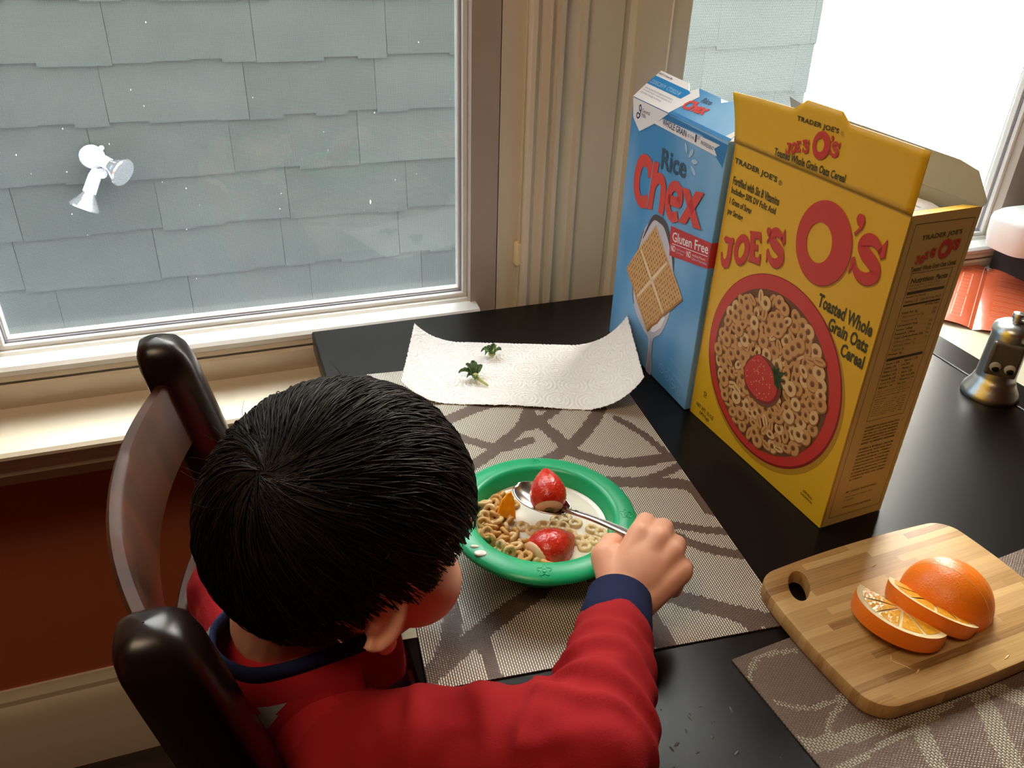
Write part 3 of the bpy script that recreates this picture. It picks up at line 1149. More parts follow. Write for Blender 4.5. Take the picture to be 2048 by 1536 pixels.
M_leaf = mat('strawberry_leaf_green', '#4d6b2c', 0.6, vary=('#33501c', 300, 3))
M_stalk = mat('pale_green_stalk', '#b3b86a', 0.6)


def leaf(mb, base, dirn, L, W, lift, curl):
    d = Vector(dirn).normalized()
    s = Vector((-d.y, d.x, 0))
    n = 8
    vs = []
    for i in range(n + 1):
        t = i / n
        w = W * math.sin(PI * min(1, t * 0.92 + 0.08)) ** 0.8 * (1 - 0.25 * t)
        c = Vector(base) + d * (L * t) + Vector((0, 0, lift * math.sin(t * PI * curl)))
        for q in (-1, -0.5, 0, 0.5, 1):
            vs.append(c + s * (w * q) + Vector((0, 0, abs(q) * W * 0.6 + (0.0008 if i % 2 and abs(q) == 1 else 0))))
    fs = [(i * 5 + k, i * 5 + k + 1, (i + 1) * 5 + k + 1, (i + 1) * 5 + k) for i in range(n) for k in range(4)]
    mb.add(vs, fs)


def strawberry_top(label, loc, leaves, stalk):
    t = thing('strawberry_hull', label, 'strawberry leaves', loc)
    for (ang, L, W, lift, curl) in leaves:
        b = MB()
        a = math.radians(ang)
        leaf(b, (0.0015 * math.cos(a), 0.0015 * math.sin(a), 0.0012), (math.cos(a), math.sin(a), 0), L, W, lift, curl)
        lo = b.build('leaf', M_leaf, t, smooth=180)
        so = lo.modifiers.new('thickness', 'SOLIDIFY')
        so.thickness = 0.0005
    b = MB()
    b.tube([(0, 0, 0.002)] + stalk, [0.0022, 0.0018, 0.0011][:len(stalk) + 1], 8)
    b.ball((0, 0, 0.003), (0.0045, 0.0045, 0.003), None, 10, 6)
    b.build('stalk', M_stalk, t, smooth=60)
    return t


strawberry_top('curled strawberry leaf cap farther back on the paper towel', (0.1985, -0.1318, 0.0045), [(150, 0.012, 0.0045, 0.006, 0.9), (215, 0.012, 0.005, 0.008, 0.8), (270, 0.010, 0.005, 0.007, 0.7),
               (330, 0.010, 0.0045, 0.008, 0.6), (60, 0.009, 0.004, 0.008, 0.6), (100, 0.010, 0.004, 0.006, 0.7)], [(0.004, 0.003, 0.006), (0.007, 0.006, 0.011)])
strawberry_top('flattened strawberry leaf cap nearer the hair on the paper towel', (0.1640, -0.1765, 0.0045), [(160, 0.018, 0.0050, 0.007, 0.8), (120, 0.014, 0.0045, 0.010, 0.6), (85, 0.016, 0.0050, 0.010, 0.6),
               (40, 0.013, 0.0045, 0.008, 0.7), (250, 0.012, 0.004, 0.005, 0.8), (200, 0.011, 0.0035, 0.005, 0.8)], [(0.003, -0.012, 0.003), (0.008, -0.022, 0.0015)])
b = MB()
b.box((-0.006, -0.013, 0), (0.016, 0.008, 0.0008))
o = b.build('paper_scrap', mat('pale_paper', '#e4e2c4', 0.8))
o.location = (0.0, -0.512, 0.0002)
o.rotation_euler = (0, 0, -0.1)
o.location.x = -0.003
tag(o, 'small pale paper scrap beside the left edge of the placemat near the ear', 'paper scrap')

# ------------------------------------------------------------------ green bowl with cereal
M_green = mat('green_plastic', '#14a86e', 0.33, 0, 0.5, sss=0.0)
BC = Vector((0.1332, -0.4665, 0.0018))
bowl = thing('cereal_bowl', 'green plastic child bowl with a wide flat rim holding cereal and milk', 'bowl', BC)
b = MB()
b.lathe([(0.0, 0.0035), (0.030, 0.0035), (0.042, 0.006), (0.050, 0.014), (0.0555, 0.030), (0.0585, 0.0415), (0.0605, 0.0440), (0.0640, 0.0449), (0.0750, 0.0435), (0.0785, 0.0415), (0.0796, 0.0390), (0.0785, 0.0375),
         (0.0745, 0.0395), (0.0640, 0.0408), (0.0610, 0.038), (0.0575, 0.026), (0.0520, 0.010), (0.0460, 0.002), (0.044, 0.0), (0.0, 0.0)], 72)
bd = b.build('bowl_body', M_green, bowl, smooth=60)
# raised flower and star outlines moulded into the rim
for ang, kind in ((-110, 0), (75, 1), (-20, 2)):
    b = MB()
    a = math.radians(ang)
    c = Vector((0.0695 * math.cos(a), 0.0695 * math.sin(a), 0.0443))
    pts = []
    for k in range(61):
        q = 2 * PI * k / 60
        r = 0.0045 * (1 + (0.28 * math.cos(5 * q) if kind != 1 else 0.18 * math.cos(4 * q)))
        pts.append(c + Vector((r * math.cos(q), r * math.sin(q), -0.0004 * (r * math.cos(q - a)) / 0.0045)))
    b.tube(pts, 0.00035, 5, caps=False)
    pts = [c + Vector((0.0016 * math.cos(2 * PI * k / 16), 0.0016 * math.sin(2 * PI * k / 16), 0)) for k in range(17)]
    b.tube(pts, 0.0003, 5, caps=False)
    b.build('moulded_emblem', M_green, bowl, smooth=60)

MZ = 0.0315
M_milk = mat('milk', '#efe9da', 0.12, 0, 0.5, sss=0.0)
b = MB()
b.lathe([(0.0, MZ - 0.0018), (0.040, MZ - 0.0018), (0.0535, MZ - 0.0016), (0.0553, MZ - 0.0006)], 64)
b.lathe([(0.0553, MZ - 0.0006), (0.0515, MZ - 0.016), (0.042, MZ - 0.023), (0.0, MZ - 0.0235)], 64)
o = b.build('milk', M_milk, smooth=60)
o.location = BC
tag(o, 'milk filling the green bowl', 'milk', kind='stuff')
for lbl, p, r in (('larger milk drop on the near left rim of the green bowl', (0.0688, -0.4990), (0.0052, 0.0035)), ('smaller milk drop on the left rim of the green bowl', (0.0668, -0.4905), (0.0038, 0.0018))):
    b = MB()
    b.ball((0, 0, 0), (r[0], r[1], 0.0012), None, 16, 8)
    o = b.build('milk_drop', M_milk, smooth=180)
    o.location = (p[0], p[1], 0.0458)
    o.rotation_euler = (0, 0, -0.4)
    tag(o, lbl, 'milk drop')

M_oat = [mat('toasted_oat', '#d9a964', 0.7, vary=('#c08b48', 500, 4), bump=(900, 0.35, 0.0006)), mat('pale_oat', '#e8cb94', 0.65, vary=('#d2aa6c', 500, 4), bump=(900, 0.3, 0.0006)),
         mat('soaked_oat', '#ecd3a0', 0.35, vary=('#dbb981', 400, 4), bump=(900, 0.2, 0.0005))]
rings = []
for k in range(5):
    b = MB()
    R0, r0 = 0.0042, 0.00215
    n1, n2 = 20, 10
    vs = []
    sq = (1, 0.9, 1.08, 0.82, 1)[k]
    for i in range(n1):
        q = 2 * PI * i / n1
        rr = r0 * (1 + 0.10 * math.sin(3 * q + k * 1.7) + 0.06 * math.sin(5 * q + k))
        for j in range(n2):
            p = 2 * PI * j / n2
            vs.append(((R0 + rr * math.cos(p)) * math.cos(q), (R0 * sq + rr * math.cos(p)) * math.sin(q), rr * 0.92 * math.sin(p)))
    fs = [(i * n2 + j, ((i + 1) % n1) * n2 + j, ((i + 1) % n1) * n2 + (j + 1) % n2, i * n2 + (j + 1) % n2) for i in range(n1) for j in range(n2)]
    b.add(vs, fs)
    me = b.build('cereal_ring', M_oat[0 if k in (0, 1) else (1 if k in (2, 3) else 2)], smooth=180)
    rings.append(me.data)
    bpy.data.objects.remove(me)
rr = random.Random(11)


def oat(p, rot, variant, label, group):
    o = bpy.data.objects.new('cereal_ring', rings[variant])
    COL.objects.link(o)
    o.location = p
    o.rotation_euler = rot
    tag(o, label, 'cereal', group)


placed = []


def free(p, d):
    return all((Vector(p) - q).length > d for q in placed)


# dry heap along the left side of the bowl
HL = 'toasted oat ring in the dry heap at the left side of the green bowl'
tries = 0
while len(placed) < 78 and tries < 9000:
    tries += 1
    ang = rr.uniform(math.radians(115), math.radians(262))
    lev = rr.random()
    r = rr.uniform(0.018, 0.0535)
    c = math.cos(ang - math.radians(190))
    top = MZ + (-0.001 + 0.009 * max(0, (r - 0.022) / 0.03)) * max(0.25, c)
    z = MZ - 0.002 + (top - MZ + 0.003) * lev
    if r > 0.0505 + (z - MZ) * 0.25:
        continue
    if r < 0.036 - 0.010 * c:
        continue
    p = Vector((BC.x + r * math.cos(ang), BC.y + r * math.sin(ang), z + BC.z))
    if not free(p, 0.0062):
        continue
    placed.append(p)
    oat(p, (rr.uniform(-1.1, 1.1), rr.uniform(-1.1, 1.1), rr.uniform(0, 6)), rr.choice((0, 0, 1, 2, 3)), HL, 'oat rings in the dry heap')
n_heap = len(placed)
FLO = [(0.1166, -0.4647), (0.1229, -0.4719), (0.1332, -0.4685), (0.1412, -0.471), (0.1486, -0.4753), (0.155, -0.4652), (0.1607, -0.4737), (0.1716, -0.485), (0.1763, -0.4914), (0.1061, -0.4782), (0.1318, -0.4779),
       (0.1425, -0.4806), (0.168, -0.4987), (0.1515, -0.4842), (0.1625, -0.4955), (0.1545, -0.4940), (0.1270, -0.4830), (0.1480, -0.4648), (0.1455, -0.4895), (0.1565, -0.5030)]
for i, (x, y) in enumerate(FLO):
    if not free((x, y, MZ + BC.z), 0.0058):
        continue
    p = Vector((x, y, BC.z + MZ - 0.0014))
    placed.append(p)
    oat(p, (rr.uniform(-0.12, 0.12), rr.uniform(-0.12, 0.12), rr.uniform(0, 6)), 4, 'pale oat ring floating in the milk of the green bowl', 'oat rings floating in the milk')

# orange chunk standing in the heap
M_pulp = mat('orange_pulp', '#ffb01c', 0.25, 0, 0.5, sss=0.35, vary=('#f79a0e', 260, 4), bump=((350, 350, 350), 0.5, 0.001))
b = MB()
tri = [(-0.009, -0.010), (0.0085, -0.012), (0.007, 0.004), (0.004, 0.012), (0.001, 0.0105), (-0.004, 0.004)]
b.extrude(tri, 'y', -0.003, 0.003)
o = b.build('orange_chunk', M_pulp, bevel=0.0012, seg=3)
o.location = (0.1075, -0.4475, 0.0440)
o.rotation_euler = (math.radians(-35), 0, math.radians(-18))
tag(o, 'wedge of orange flesh stuck in the cereal heap of the green bowl', 'orange piece')


def strawberry_mesh(mb, seedmb, L, R, n=28, m=22, half=False):
    # axis along +z: flat calyx end at z=0, tip at z=L
    prof = []
    for i in range(m + 1):
        t = i / m
        r = R * (math.sin(PI * (0.14 + 0.86 * t) ** 0.85) ** 0.75) if t < 1 else 0.0
        if t < 0.10:
            r = min(r, R * (0.45 + 4.5 * t))
        prof.append((max(r, 0.00005), L * t))
    prof = [(0.0002, 0.0025), (R * 0.16, 0.0012)] + prof
    mb.lathe(prof, n)
    for i in range(1, 9):
        t = 0.16 + 0.78 * i / 9
        r = R * math.sin(PI * (0.14 + 0.86 * t) ** 0.85) ** 0.75
        k = max(4, int(2 * PI * r / 0.0058))
        for j in range(k):
            q = 2 * PI * (j + 0.5 * (i % 2)) / k
            seedmb.ball((r * 1.0 * math.cos(q), r * 1.0 * math.sin(q), L * t), 0.00042, None, 6, 4)


M_straw = mat('strawberry_red', '#c01a14', 0.22, 0, 0.6, vary=('#d63a1e', 130, 3), bump=(420, 0.5, 0.0012))
M_seed = mat('strawberry_seed', '#c0632a', 0.4)
M_stalk_dark = mat('brown_green_stem_scar', '#6f6a3c', 0.6)
M_core = mat('pale_strawberry_shoulder', '#e9c3a0', 0.4)


def strawberry(label, loc, axis, L, R, roll=0.0):
    t = thing('strawberry', label, 'strawberry', loc)
    t.rotation_mode = 'QUATERNION'
    t.rotation_quaternion = Vector(axis).to_track_quat('Z', 'Y')
    a, s = MB(), MB()
    strawberry_mesh(a, s, L, R)
    a.v = [(p[0], p[1], p[2] - L * 0.45) for p in a.v]
    s.v = [(p[0], p[1], p[2] - L * 0.45) for p in s.v]
    a.build('flesh', M_straw, t, smooth=180)
    s.build('seeds', M_seed, t, smooth=180)
    c = MB()
    c.lathe([(R * 0.22, -L * 0.45 + 0.0002), (R * 0.50, -L * 0.45 - 0.0003), (R * 0.70, -L * 0.45 + 0.0016), (R * 0.82, -L * 0.45 + 0.0042), (R * 0.70, -L * 0.45 + 0.006)], 24)
    k = c.build('pale_shoulder', M_core, t, smooth=180)
    c = MB()
    c.ball((0, 0, -L * 0.45 - 0.0001), (R * 0.27, R * 0.27, 0.0012), None, 16, 6)
    c.build('stem_scar', M_stalk_dark, t, smooth=180)
    k['label'] = 'pale hulled end'
    return t


strawberry('whole hulled strawberry held up on the spoon', (0.1375, -0.4640, 0.0650), (0.22, 0.85, 0.44), 0.038, 0.0152)
strawberry('strawberry lying half sunk in the milk at the near side of the bowl', (0.1300, -0.4985, 0.0335), (0.80, 0.25, 0.10), 0.042, 0.0185)

# spoon: bowl of the spoon under the strawberry, handle running into the hand
M_steel = mat('worn_stainless_steel', '#b9b4ae', 0.22, 1.0)
M_hole = M_dark
sp_pts = [(0.1195, -0.4395, 0.0575), (0.1480, -0.4835, 0.0565), (0.1595, -0.5040, 0.0625), (0.1707, -0.5251, 0.0665), (0.1800, -0.5425, 0.0690), (0.1860, -0.5540, 0.0680)]
spoon = thing('spoon', 'steel teaspoon held by the child over the green bowl', 'spoon', sp_pts[1])
tip, neck = Vector(sp_pts[0]), Vector(sp_pts[1])
ax = (neck - tip)
SL = ax.length
ax.normalize()
side = ax.cross(Vector((0, 0, 1))).normalized()
upv = side.cross(ax).normalized()
b = MB()
nu, nv = 20, 26


def spoon_bowl(i, j):
    t = j / nv
    w = 0.0165 * (max(0.0, math.sin(PI * (0.02 + 0.93 * t ** 0.85)))) ** 0.62
    q = -1 + 2 * i / nu
    d = 0.0080 * math.sin(PI * min(1, t * 1.0)) ** 0.7 * (1 - q * q)
    return tip + ax * (SL * t) + side * (w * q) - upv * d


b.grid(spoon_bowl, nu, nv)
so = part(b, 'spoon_bowl', M_steel, spoon, smooth=180).modifiers.new('thickness', 'SOLIDIFY')
so.thickness = 0.0011
b = MB()
hp = smooth_line(sp_pts[1:], 6)
hr = []
for i in range(len(hp)):
    t = i / (len(hp) - 1)
    hr.append((0.0026 + 0.0032 * t ** 1.5, 0.0017 - 0.0003 * t))
b.tube([neck - ax * 0.004] + hp, [(0.0045, 0.0012)] + hr, 14)
for sgn in (-1, 1):
    b.tube([p + side * sgn * (r[0] * 0.72) + Vector((0, 0, 0.0011)) for p, r in zip(hp[2:], hr[2:])], 0.0005, 6)
part(b, 'spoon_handle', M_steel, spoon, smooth=180)

# ------------------------------------------------------------------ cutting board and orange
def bamboo_mat():
    m = bpy.data.materials.new('striped_bamboo')
    m.use_nodes = True
    nt = m.node_tree
    b = nt.nodes['Principled BSDF']
    b.inputs['Roughness'].default_value = 0.55
    tc = nt.nodes.new('ShaderNodeTexCoord')
    sp = nt.nodes.new('ShaderNodeSeparateXYZ')
    nt.links.new(tc.outputs['Object'], sp.inputs[0])

    def mth(op, a, b_=None):
        n = nt.nodes.new('ShaderNodeMath')
        n.operation = op
        for i, q in enumerate((a, b_)):
            if q is None:
                continue
            if isinstance(q, (int, float)):
                n.inputs[i].default_value = q
            else:
                nt.links.new(q, n.inputs[i])
        return n.outputs[0]
    row = mth('FLOOR', mth('MULTIPLY', sp.outputs['Y'], 1 / 0.0066))
    wn0 = nt.nodes.new('ShaderNodeTexWhiteNoise')
    wn0.noise_dimensions = '1D'
    nt.links.new(row, wn0.inputs['W'])
    seg = mth('FLOOR', mth('ADD', mth('MULTIPLY', sp.outputs['X'], 1 / 0.11), mth('MULTIPLY', wn0.outputs['Value'], 3.0)))
    wn = nt.nodes.new('ShaderNodeTexWhiteNoise')
    wn.noise_dimensions = '2D'
    cb = nt.nodes.new('ShaderNodeCombineXYZ')
    nt.links.new(row, cb.inputs[0])
    nt.links.new(seg, cb.inputs[1])
    nt.links.new(cb.outputs[0], wn.inputs['Vector'])
    mp = nt.nodes.new('ShaderNodeMapping')
    mp.inputs['Scale'].default_value = (18, 900, 200)
    nt.links.new(tc.outputs['Object'], mp.inputs['Vector'])
    nz = nt.nodes.new('ShaderNodeTexNoise')
    nz.inputs['Scale'].default_value = 1
    nz.inputs['Detail'].default_value = 3
    nt.links.new(mp.outputs['Vector'], nz.inputs['Vector'])
    val = mth('ADD', mth('MULTIPLY', wn.outputs['Value'], 0.62), mth('MULTIPLY', nz.outputs['Fac'], 0.50))
    rp = nt.nodes.new('ShaderNodeValToRGB')
    e = rp.color_ramp.elements
    e[0].position = 0.12
    e[0].color = (*srgb('#6f4420'), 1)
    e[1].position = 0.95
    e[1].color = (*srgb('#d6ae72'), 1)
    x = e.new(0.45)
    x.color = (*srgb('#b2864c'), 1)
    nt.links.new(val, rp.inputs['Fac'])
    nt.links.new(rp.outputs['Color'], b.inputs['Base Color'])
    return m


board = thing('cutting_board', 'small striped bamboo cutting board with an oval hole', 'cutting board', (0.390, -0.625, 0.0022), math.radians(3.0))
BT = 0.0150
outline = []
# rounded rectangle with gently bowed sides
hw, hd, cr = 0.1025, 0.0690, 0.018
seg_pts = []
for (sx, sy, a0) in ((1, 1, 0), (-1, 1, 90), (-1, -1, 180), (1, -1, 270)):
    for k in range(9):
        q = math.radians(a0 + 90 * k / 8)
        seg_pts.append((sx * (hw - cr) + cr * math.cos(q), sy * (hd - cr) + cr * math.sin(q)))
fine = []
for i in range(len(seg_pts)):
    a, b2 = Vector(seg_pts[i]), Vector(seg_pts[(i + 1) % len(seg_pts)])
    n = max(1, int((b2 - a).length / 0.008))
    for k in range(n):
        fine.append(a + (b2 - a) * k / n)
for p in fine:
    x, y = p.x, p.y
    outline.append((x * (1 + 0.05 * (1 - (y / hd) ** 2)), y * (1 + 0.07 * (1 - (x / hw) ** 2))))
hole = [(-0.0755 + 0.0080 * math.cos(q) * 0.809 + 0.0165 * math.sin(q) * 0.588, 0.0478 - 0.0080 * math.cos(q) * 0.588 + 0.0165 * math.sin(q) * 0.809) for q in [2 * PI * k / 28 for k in range(28)]]
bm = bmesh.new()


def loop(pts, z):
    vs_ = [bm.verts.new((x, y, z)) for x, y in pts]
    return vs_, [bm.edges.new((vs_[i], vs_[(i + 1) % len(vs_)])) for i in range(len(vs_))]


ins = 0.0028


def inset(pts, d, out=False):
    cx = sum(p[0] for p in pts) / len(pts)
    cy = sum(p[1] for p in pts) / len(pts)
    r = []
    for i in range(len(pts)):
        a, c = Vector(pts[i - 1]), Vector(pts[(i + 1) % len(pts)])
        t = (c - a).normalized()
        n = Vector((t.y, -t.x))
        if n.dot(Vector(pts[i]) - Vector((cx, cy))) < 0:
            n = -n
        q = Vector(pts[i]) - n * d
        r.append((q.x, q.y))
    return r


layers_o = [(inset(outline, ins), 0.0), (inset(outline, ins * 0.3), ins * 0.3), (outline, ins), (outline, BT - ins), (inset(outline, ins * 0.3), BT - ins * 0.3), (inset(outline, ins), BT)]
layers_h = [(inset(hole, -0.0022), 0.0), (hole, 0.0022), (hole, BT - 0.0022), (inset(hole, -0.0006), BT - 0.0006), (inset(hole, -0.0022), BT)]
for layers in (layers_o, layers_h):
    LV = [[bm.verts.new((x, y, z)) for x, y in pts] for pts, z in layers]
    for A, Bv in zip(LV[:-1], LV[1:]):
        for i in range(len(A)):
            bm.faces.new((A[i], A[(i + 1) % len(A)], Bv[(i + 1) % len(A)], Bv[i]))
    if layers is layers_o:
        OV = LV
    else:
        HV = LV
bm.edges.ensure_lookup_table()
for lvl in (0, -1):
    es = []
    for A in (OV[lvl], HV[lvl]):
        for i in range(len(A)):
            e_ = bm.edges.get((A[i], A[(i + 1) % len(A)]))
            es.append(e_)
    bmesh.ops.triangle_fill(bm, edges=es, use_beauty=True)
bmesh.ops.recalc_face_normals(bm, faces=bm.faces[:])
me = bpy.data.meshes.new('board_body')
bm.to_mesh(me)
bm.free()
me.materials.append(bamboo_mat())
me.polygons.foreach_set('use_smooth', [True] * len(me.polygons))
me.set_sharp_from_angle(angle=math.radians(35))
bo = bpy.data.objects.new('board_body', me)
COL.objects.link(bo)
bo.parent = board
b = MB()
for (x, y, L, a) in ((0.335, -0.672, 0.008, -0.9), (0.342, -0.680, 0.003, 0.5), (0.415, -0.690, 0.004, 0.3), (0.386, -0.581, 0.003, 0.2), (0.332, -0.664, 0.003, 0.8)):
    b.ball((x, y, BT + 0.0022), (L, 0.0007, 0.0005), Matrix.Rotation(a, 3, 'Z'), 10, 5)
tag(b.build('juice_drops', mat('juice', '#d8b070', 0.05), smooth=180), 'wet juice streaks on the bamboo cutting board', 'juice', kind='stuff')

M_rind = mat('orange_rind', '#f87d16', 0.34, 0, 0.5, bump=(700, 0.35, 0.0012))
M_pith = mat('pale_pith', '#f2d9a0', 0.6)
M_flesh = mat('orange_flesh', '#eda224', 0.22, 0, 0.6, vary=('#f6b93c', 300, 4), bump=((260, 260, 260), 0.6, 0.0012))
OR = 0.0345


def orange_slice(label, a0, a1, loc, rot, face_scale=1.0):
    # half-moon slice between planes a0..a1 of a half orange: local x = slicing axis, y = chord, z = up
    t = thing('orange_slice', label, 'orange slice', loc)
    t.rotation_mode = 'QUATERNION'
    t.rotation_quaternion = rot
    am = (a0 + a1) / 2
    n = 28
    m = 6
    rnd_ = MB()
    vs = []
    for i in range(m + 1):
        a = a0 + (a1 - a0) * i / m
        R = math.sqrt(max(1e-8, OR * OR - a * a))
        for k in range(n + 1):
            q = PI * k / n
            vs.append((a - am, R * math.cos(q), R * math.sin(q)))
    rnd_.add(vs, [(i * (n + 1) + k, i * (n + 1) + k + 1, (i + 1) * (n + 1) + k + 1, (i + 1) * (n + 1) + k) for i in range(m) for k in range(n)])
    # flat underside cut
    Rs = [math.sqrt(max(1e-8, OR * OR - (a0 + (a1 - a0) * i / m) ** 2)) for i in range(m + 1)]
    rnd_.build('rind', M_rind, t, smooth=60)
    fl, pi_ = MB(), MB()
    for (a, s) in ((a0, -1), (a1, 1)):
        R = math.sqrt(max(1e-8, OR * OR - a * a))
        x = a - am
        ri = R - 0.0042
        vs = []
        for k in range(n + 1):
            q = PI * k / n
            vs += [(x, R * math.cos(q), R * math.sin(q)), (x, ri * math.cos(q), ri * math.sin(q))]
        pi_.add(vs, [(2 * k, 2 * k + 1, 2 * k + 3, 2 * k + 2) for k in range(n)])
        if ri > 0.006:
            # five juicy segments parted by thin pale membranes
            ns = 5
            pi_.add([(x - s * 0.0003, 0, 0)] + [(x - s * 0.0003, ri * math.cos(PI * k / n), ri * math.sin(PI * k / n)) for k in range(n + 1)], [(0, k + 1, k + 2) for k in range(n)])
            for g in range(ns):
                q0, q1 = PI * g / ns + 0.035, PI * (g + 1) / ns - 0.035
                c = Vector((x, 0.0035 * math.cos((q0 + q1) / 2), 0.0035 * math.sin((q0 + q1) / 2)))
                arc = [Vector((x, ri * 0.985 * math.cos(q0 + (q1 - q0) * k / 8), ri * 0.985 * math.sin(q0 + (q1 - q0) * k / 8))) for k in range(9)]
                mid = [c + (p - c) * 0.5 + Vector((s * 0.0008, 0, 0)) for p in arc]
                fl.add([c] + mid + arc, [(0, k + 1, k + 2) for k in range(8)] + [(k + 1, k + 10, k + 11, k + 2) for k in range(8)])
    # base cut of the slice
    fl.add([(a0 - am, -Rs[0], 0), (a1 - am, -Rs[-1], 0), (a1 - am, Rs[-1], 0), (a0 - am, Rs[0], 0)], [(0, 1, 2, 3)])
    pi_.build('pith', M_pith, t, fix=False)
    if fl.v:
        fl.build('flesh', M_flesh, t, fix=False, smooth=180)
    return t


# slicing axis on the board, pointing away from the fallen slices
ax_a = Vector((0.92, 0.39, 0)).normalized()
ch = Vector((-ax_a.y, ax_a.x, 0))
BZ = 0.0022 + BT + 0.0003
base_rot = Matrix((ax_a, ch, Vector((0, 0, 1)))).transposed().to_quaternion()
DC = Vector((0.4130, -0.6310, BZ))
cuts = [-0.0335, -0.0040, 0.0040, 0.0105, 0.0165]
names = ['large rounded orange end with its rind to the viewer', 'orange slice just behind the large rounded orange end', 'orange slice second from the right of the cut orange dome', 'rightmost orange slice of the cut orange dome']
for i in range(4):
    a0, a1 = cuts[i] + 0.0002, cuts[i + 1] - 0.0002
    c = DC + ax_a * ((a0 + a1) / 2)
    orange_slice(names[i], a0, a1, c, base_rot.copy())
q = base_rot @ Quaternion((0, 1, 0), math.radians(-62))
orange_slice('leaning orange slice in the middle showing its rind to the viewer', -0.0125, -0.0005, Vector((0.3905, -0.6370, BZ + 0.0050)), q)
q = base_rot @ Quaternion((0, 1, 0), math.radians(-75))
orange_slice('orange slice lying flat at the left showing its juicy face', -0.0065, 0.0065, Vector((0.3585, -0.6385, BZ + 0.0085)), q)
# ------------------------------------------------------------------ pepper mill with googly eyes
M_ss = mat('brushed_steel', '#b9b6b2', 0.34, 1.0)
M_ssd = mat('dark_steel_plate', '#6f6862', 0.42, 0.8)
mill = thing('pepper_mill', 'small stainless pepper mill with two googly eyes on its front plate', 'pepper mill', (0.7330, -0.3720, 0.0))
b = MB()
b.lathe([(0.0, 0.0), (0.0300, 0.0), (0.0310, 0.003), (0.0295, 0.008), (0.0260, 0.0135), (0.0235, 0.0190), (0.0225, 0.0230), (0.0218, 0.0236), (0.0212, 0.0270), (0.0205, 0.060), (0.0200, 0.0810), (0.0215, 0.0815), (0.0215, 0.0850),
         (0.0200, 0.0890), (0.0140, 0.0935), (0.0, 0.0950)], 40)
b.build('body', M_ss, mill, smooth=40)
fd = Vector((-0.72, -0.70, 0)).normalized()      # the face looks towards the viewer
fs_ = Vector((-fd.y, fd.x, 0))
if fs_.x < 0:
    fs_ = -fs_
MF = Matrix((fs_, fd, Vector((0, 0, 1)))).transposed().to_4x4()
b = MB()
b.box((-0.0165, 0.0100, 0.0345), (0.0165, 0.0235, 0.0760), 0, MF)
b.build('front_plate', M_ssd, mill, bevel=0.003, seg=3)
b = MB()
for (u0, v0, u1, v1) in ((-0.0135, 0.0385, -0.0125, 0.0720), (0.0125, 0.0385, 0.0135, 0.0720), (-0.0135, 0.0385, 0.0135, 0.0393), (-0.0135, 0.0712, 0.0135, 0.0720)):
    b.box((u0, 0.0234, v0), (u1, 0.0240, v1), 0, MF)
b.build('plate_rim', M_ssd, mill)
for sx in (-0.0070, 0.0078):
    e = MB()
    e.ball((0, 0, 0), (0.0060, 0.0022, 0.0060), None, 24, 14)
    eo = e.build('googly_eye', mat('clear_white_plastic', '#96918d', 0.12), mill, smooth=180)
    eo.matrix_local = Matrix.Translation((MF @ Vector((sx, 0.0243, 0.0465)))) @ MF
    p = MB()
    p.ball((0, 0, 0), (0.0038, 0.0010, 0.0034), None, 18, 10)
    po = p.build('pupil', mat('black_plastic', '#0c0a0a', 0.2), eo, smooth=180)
    po.location = (0.0006, 0.0018, -0.0018)
cd = Vector((0.85, -0.52, 0)).normalized()
b = MB()
b.tube([(0, 0, 0.0955), tuple(cd * 0.02 + Vector((0, 0, 0.0960))), tuple(cd * 0.045 + Vector((0, 0, 0.0945)))], [(0.0055, 0.0011)] * 3, 10)
b.build('crank_arm', M_ss, mill, smooth=60)
b = MB()
b.lathe([(0.0, 0.0945), (0.0045, 0.0945), (0.0045, 0.0990), (0.0062, 0.0995), (0.0066, 0.1025), (0.0058, 0.1050), (0.0, 0.1060)], 24)
b.build('cap_nut', M_ss, mill, smooth=40)

# ------------------------------------------------------------------ cereal boxes
C_yel = mat('yellow_carton', '#e8b524', 0.42, 0, 0.4)
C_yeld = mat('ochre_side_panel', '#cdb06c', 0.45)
C_red = mat('red_print', '#cf392d', 0.45)
C_redd = mat('dark_red_print', '#8d1f1c', 0.45)
C_grn = mat('dark_green_print', '#43421c', 0.5)
C_oliv = mat('olive_print', '#5d5424', 0.5)
C_brn = mat('ochre_print', '#b98a1c', 0.5)
C_grey = mat('grey_board', '#8f9088', 0.8)
C_wht = mat('white_print', '#f1eff2', 0.5)
C_blue = mat('sky_blue_carton', '#4795d2', 0.35, 0, 0.4, vary=('#8fc0ea', (9, 9, 5), 2))
C_bl2 = mat('pale_blue_print', '#8cbfe8', 0.4)
C_bl3 = mat('light_blue_print', '#b4d2ee', 0.4)
C_bl4 = mat('deep_blue_print', '#2f80c0', 0.4)
C_navy = mat('navy_print', '#2b3562', 0.45)
C_slate = mat('slate_print', '#3c5a74', 0.45)
C_coral = mat('coral_red_print', '#dd4b44', 0.45)
C_crimson = mat('crimson_print', '#c93338', 0.45)
C_band = mat('bright_blue_print', '#1687cf', 0.45)
C_oat1 = mat('printed_oat', '#d39c5e', 0.5)
C_oat2 = mat('printed_pale_oat', '#e4bb82', 0.5)
C_oat3 = mat('printed_brown_oat', '#a66e38', 0.5)
C_oat4 = mat('printed_dark_gap', '#76492a', 0.5)
C_leaf = mat('printed_leaf', '#2f4a20', 0.5)
C_sk = mat('printed_grey_spoon', '#857f88', 0.4)
C_sp2 = mat('printed_pale_spoon', '#cfcbd8', 0.4)
C_waff = mat('printed_waffle', '#dcae76', 0.5)
C_waf2 = mat('printed_waffle_line', '#ecd2b0', 0.5)
C_waf3 = mat('printed_waffle_hole', '#a8743f', 0.5)
C_waf4 = mat('printed_waffle_rib', '#c9955c', 0.5)
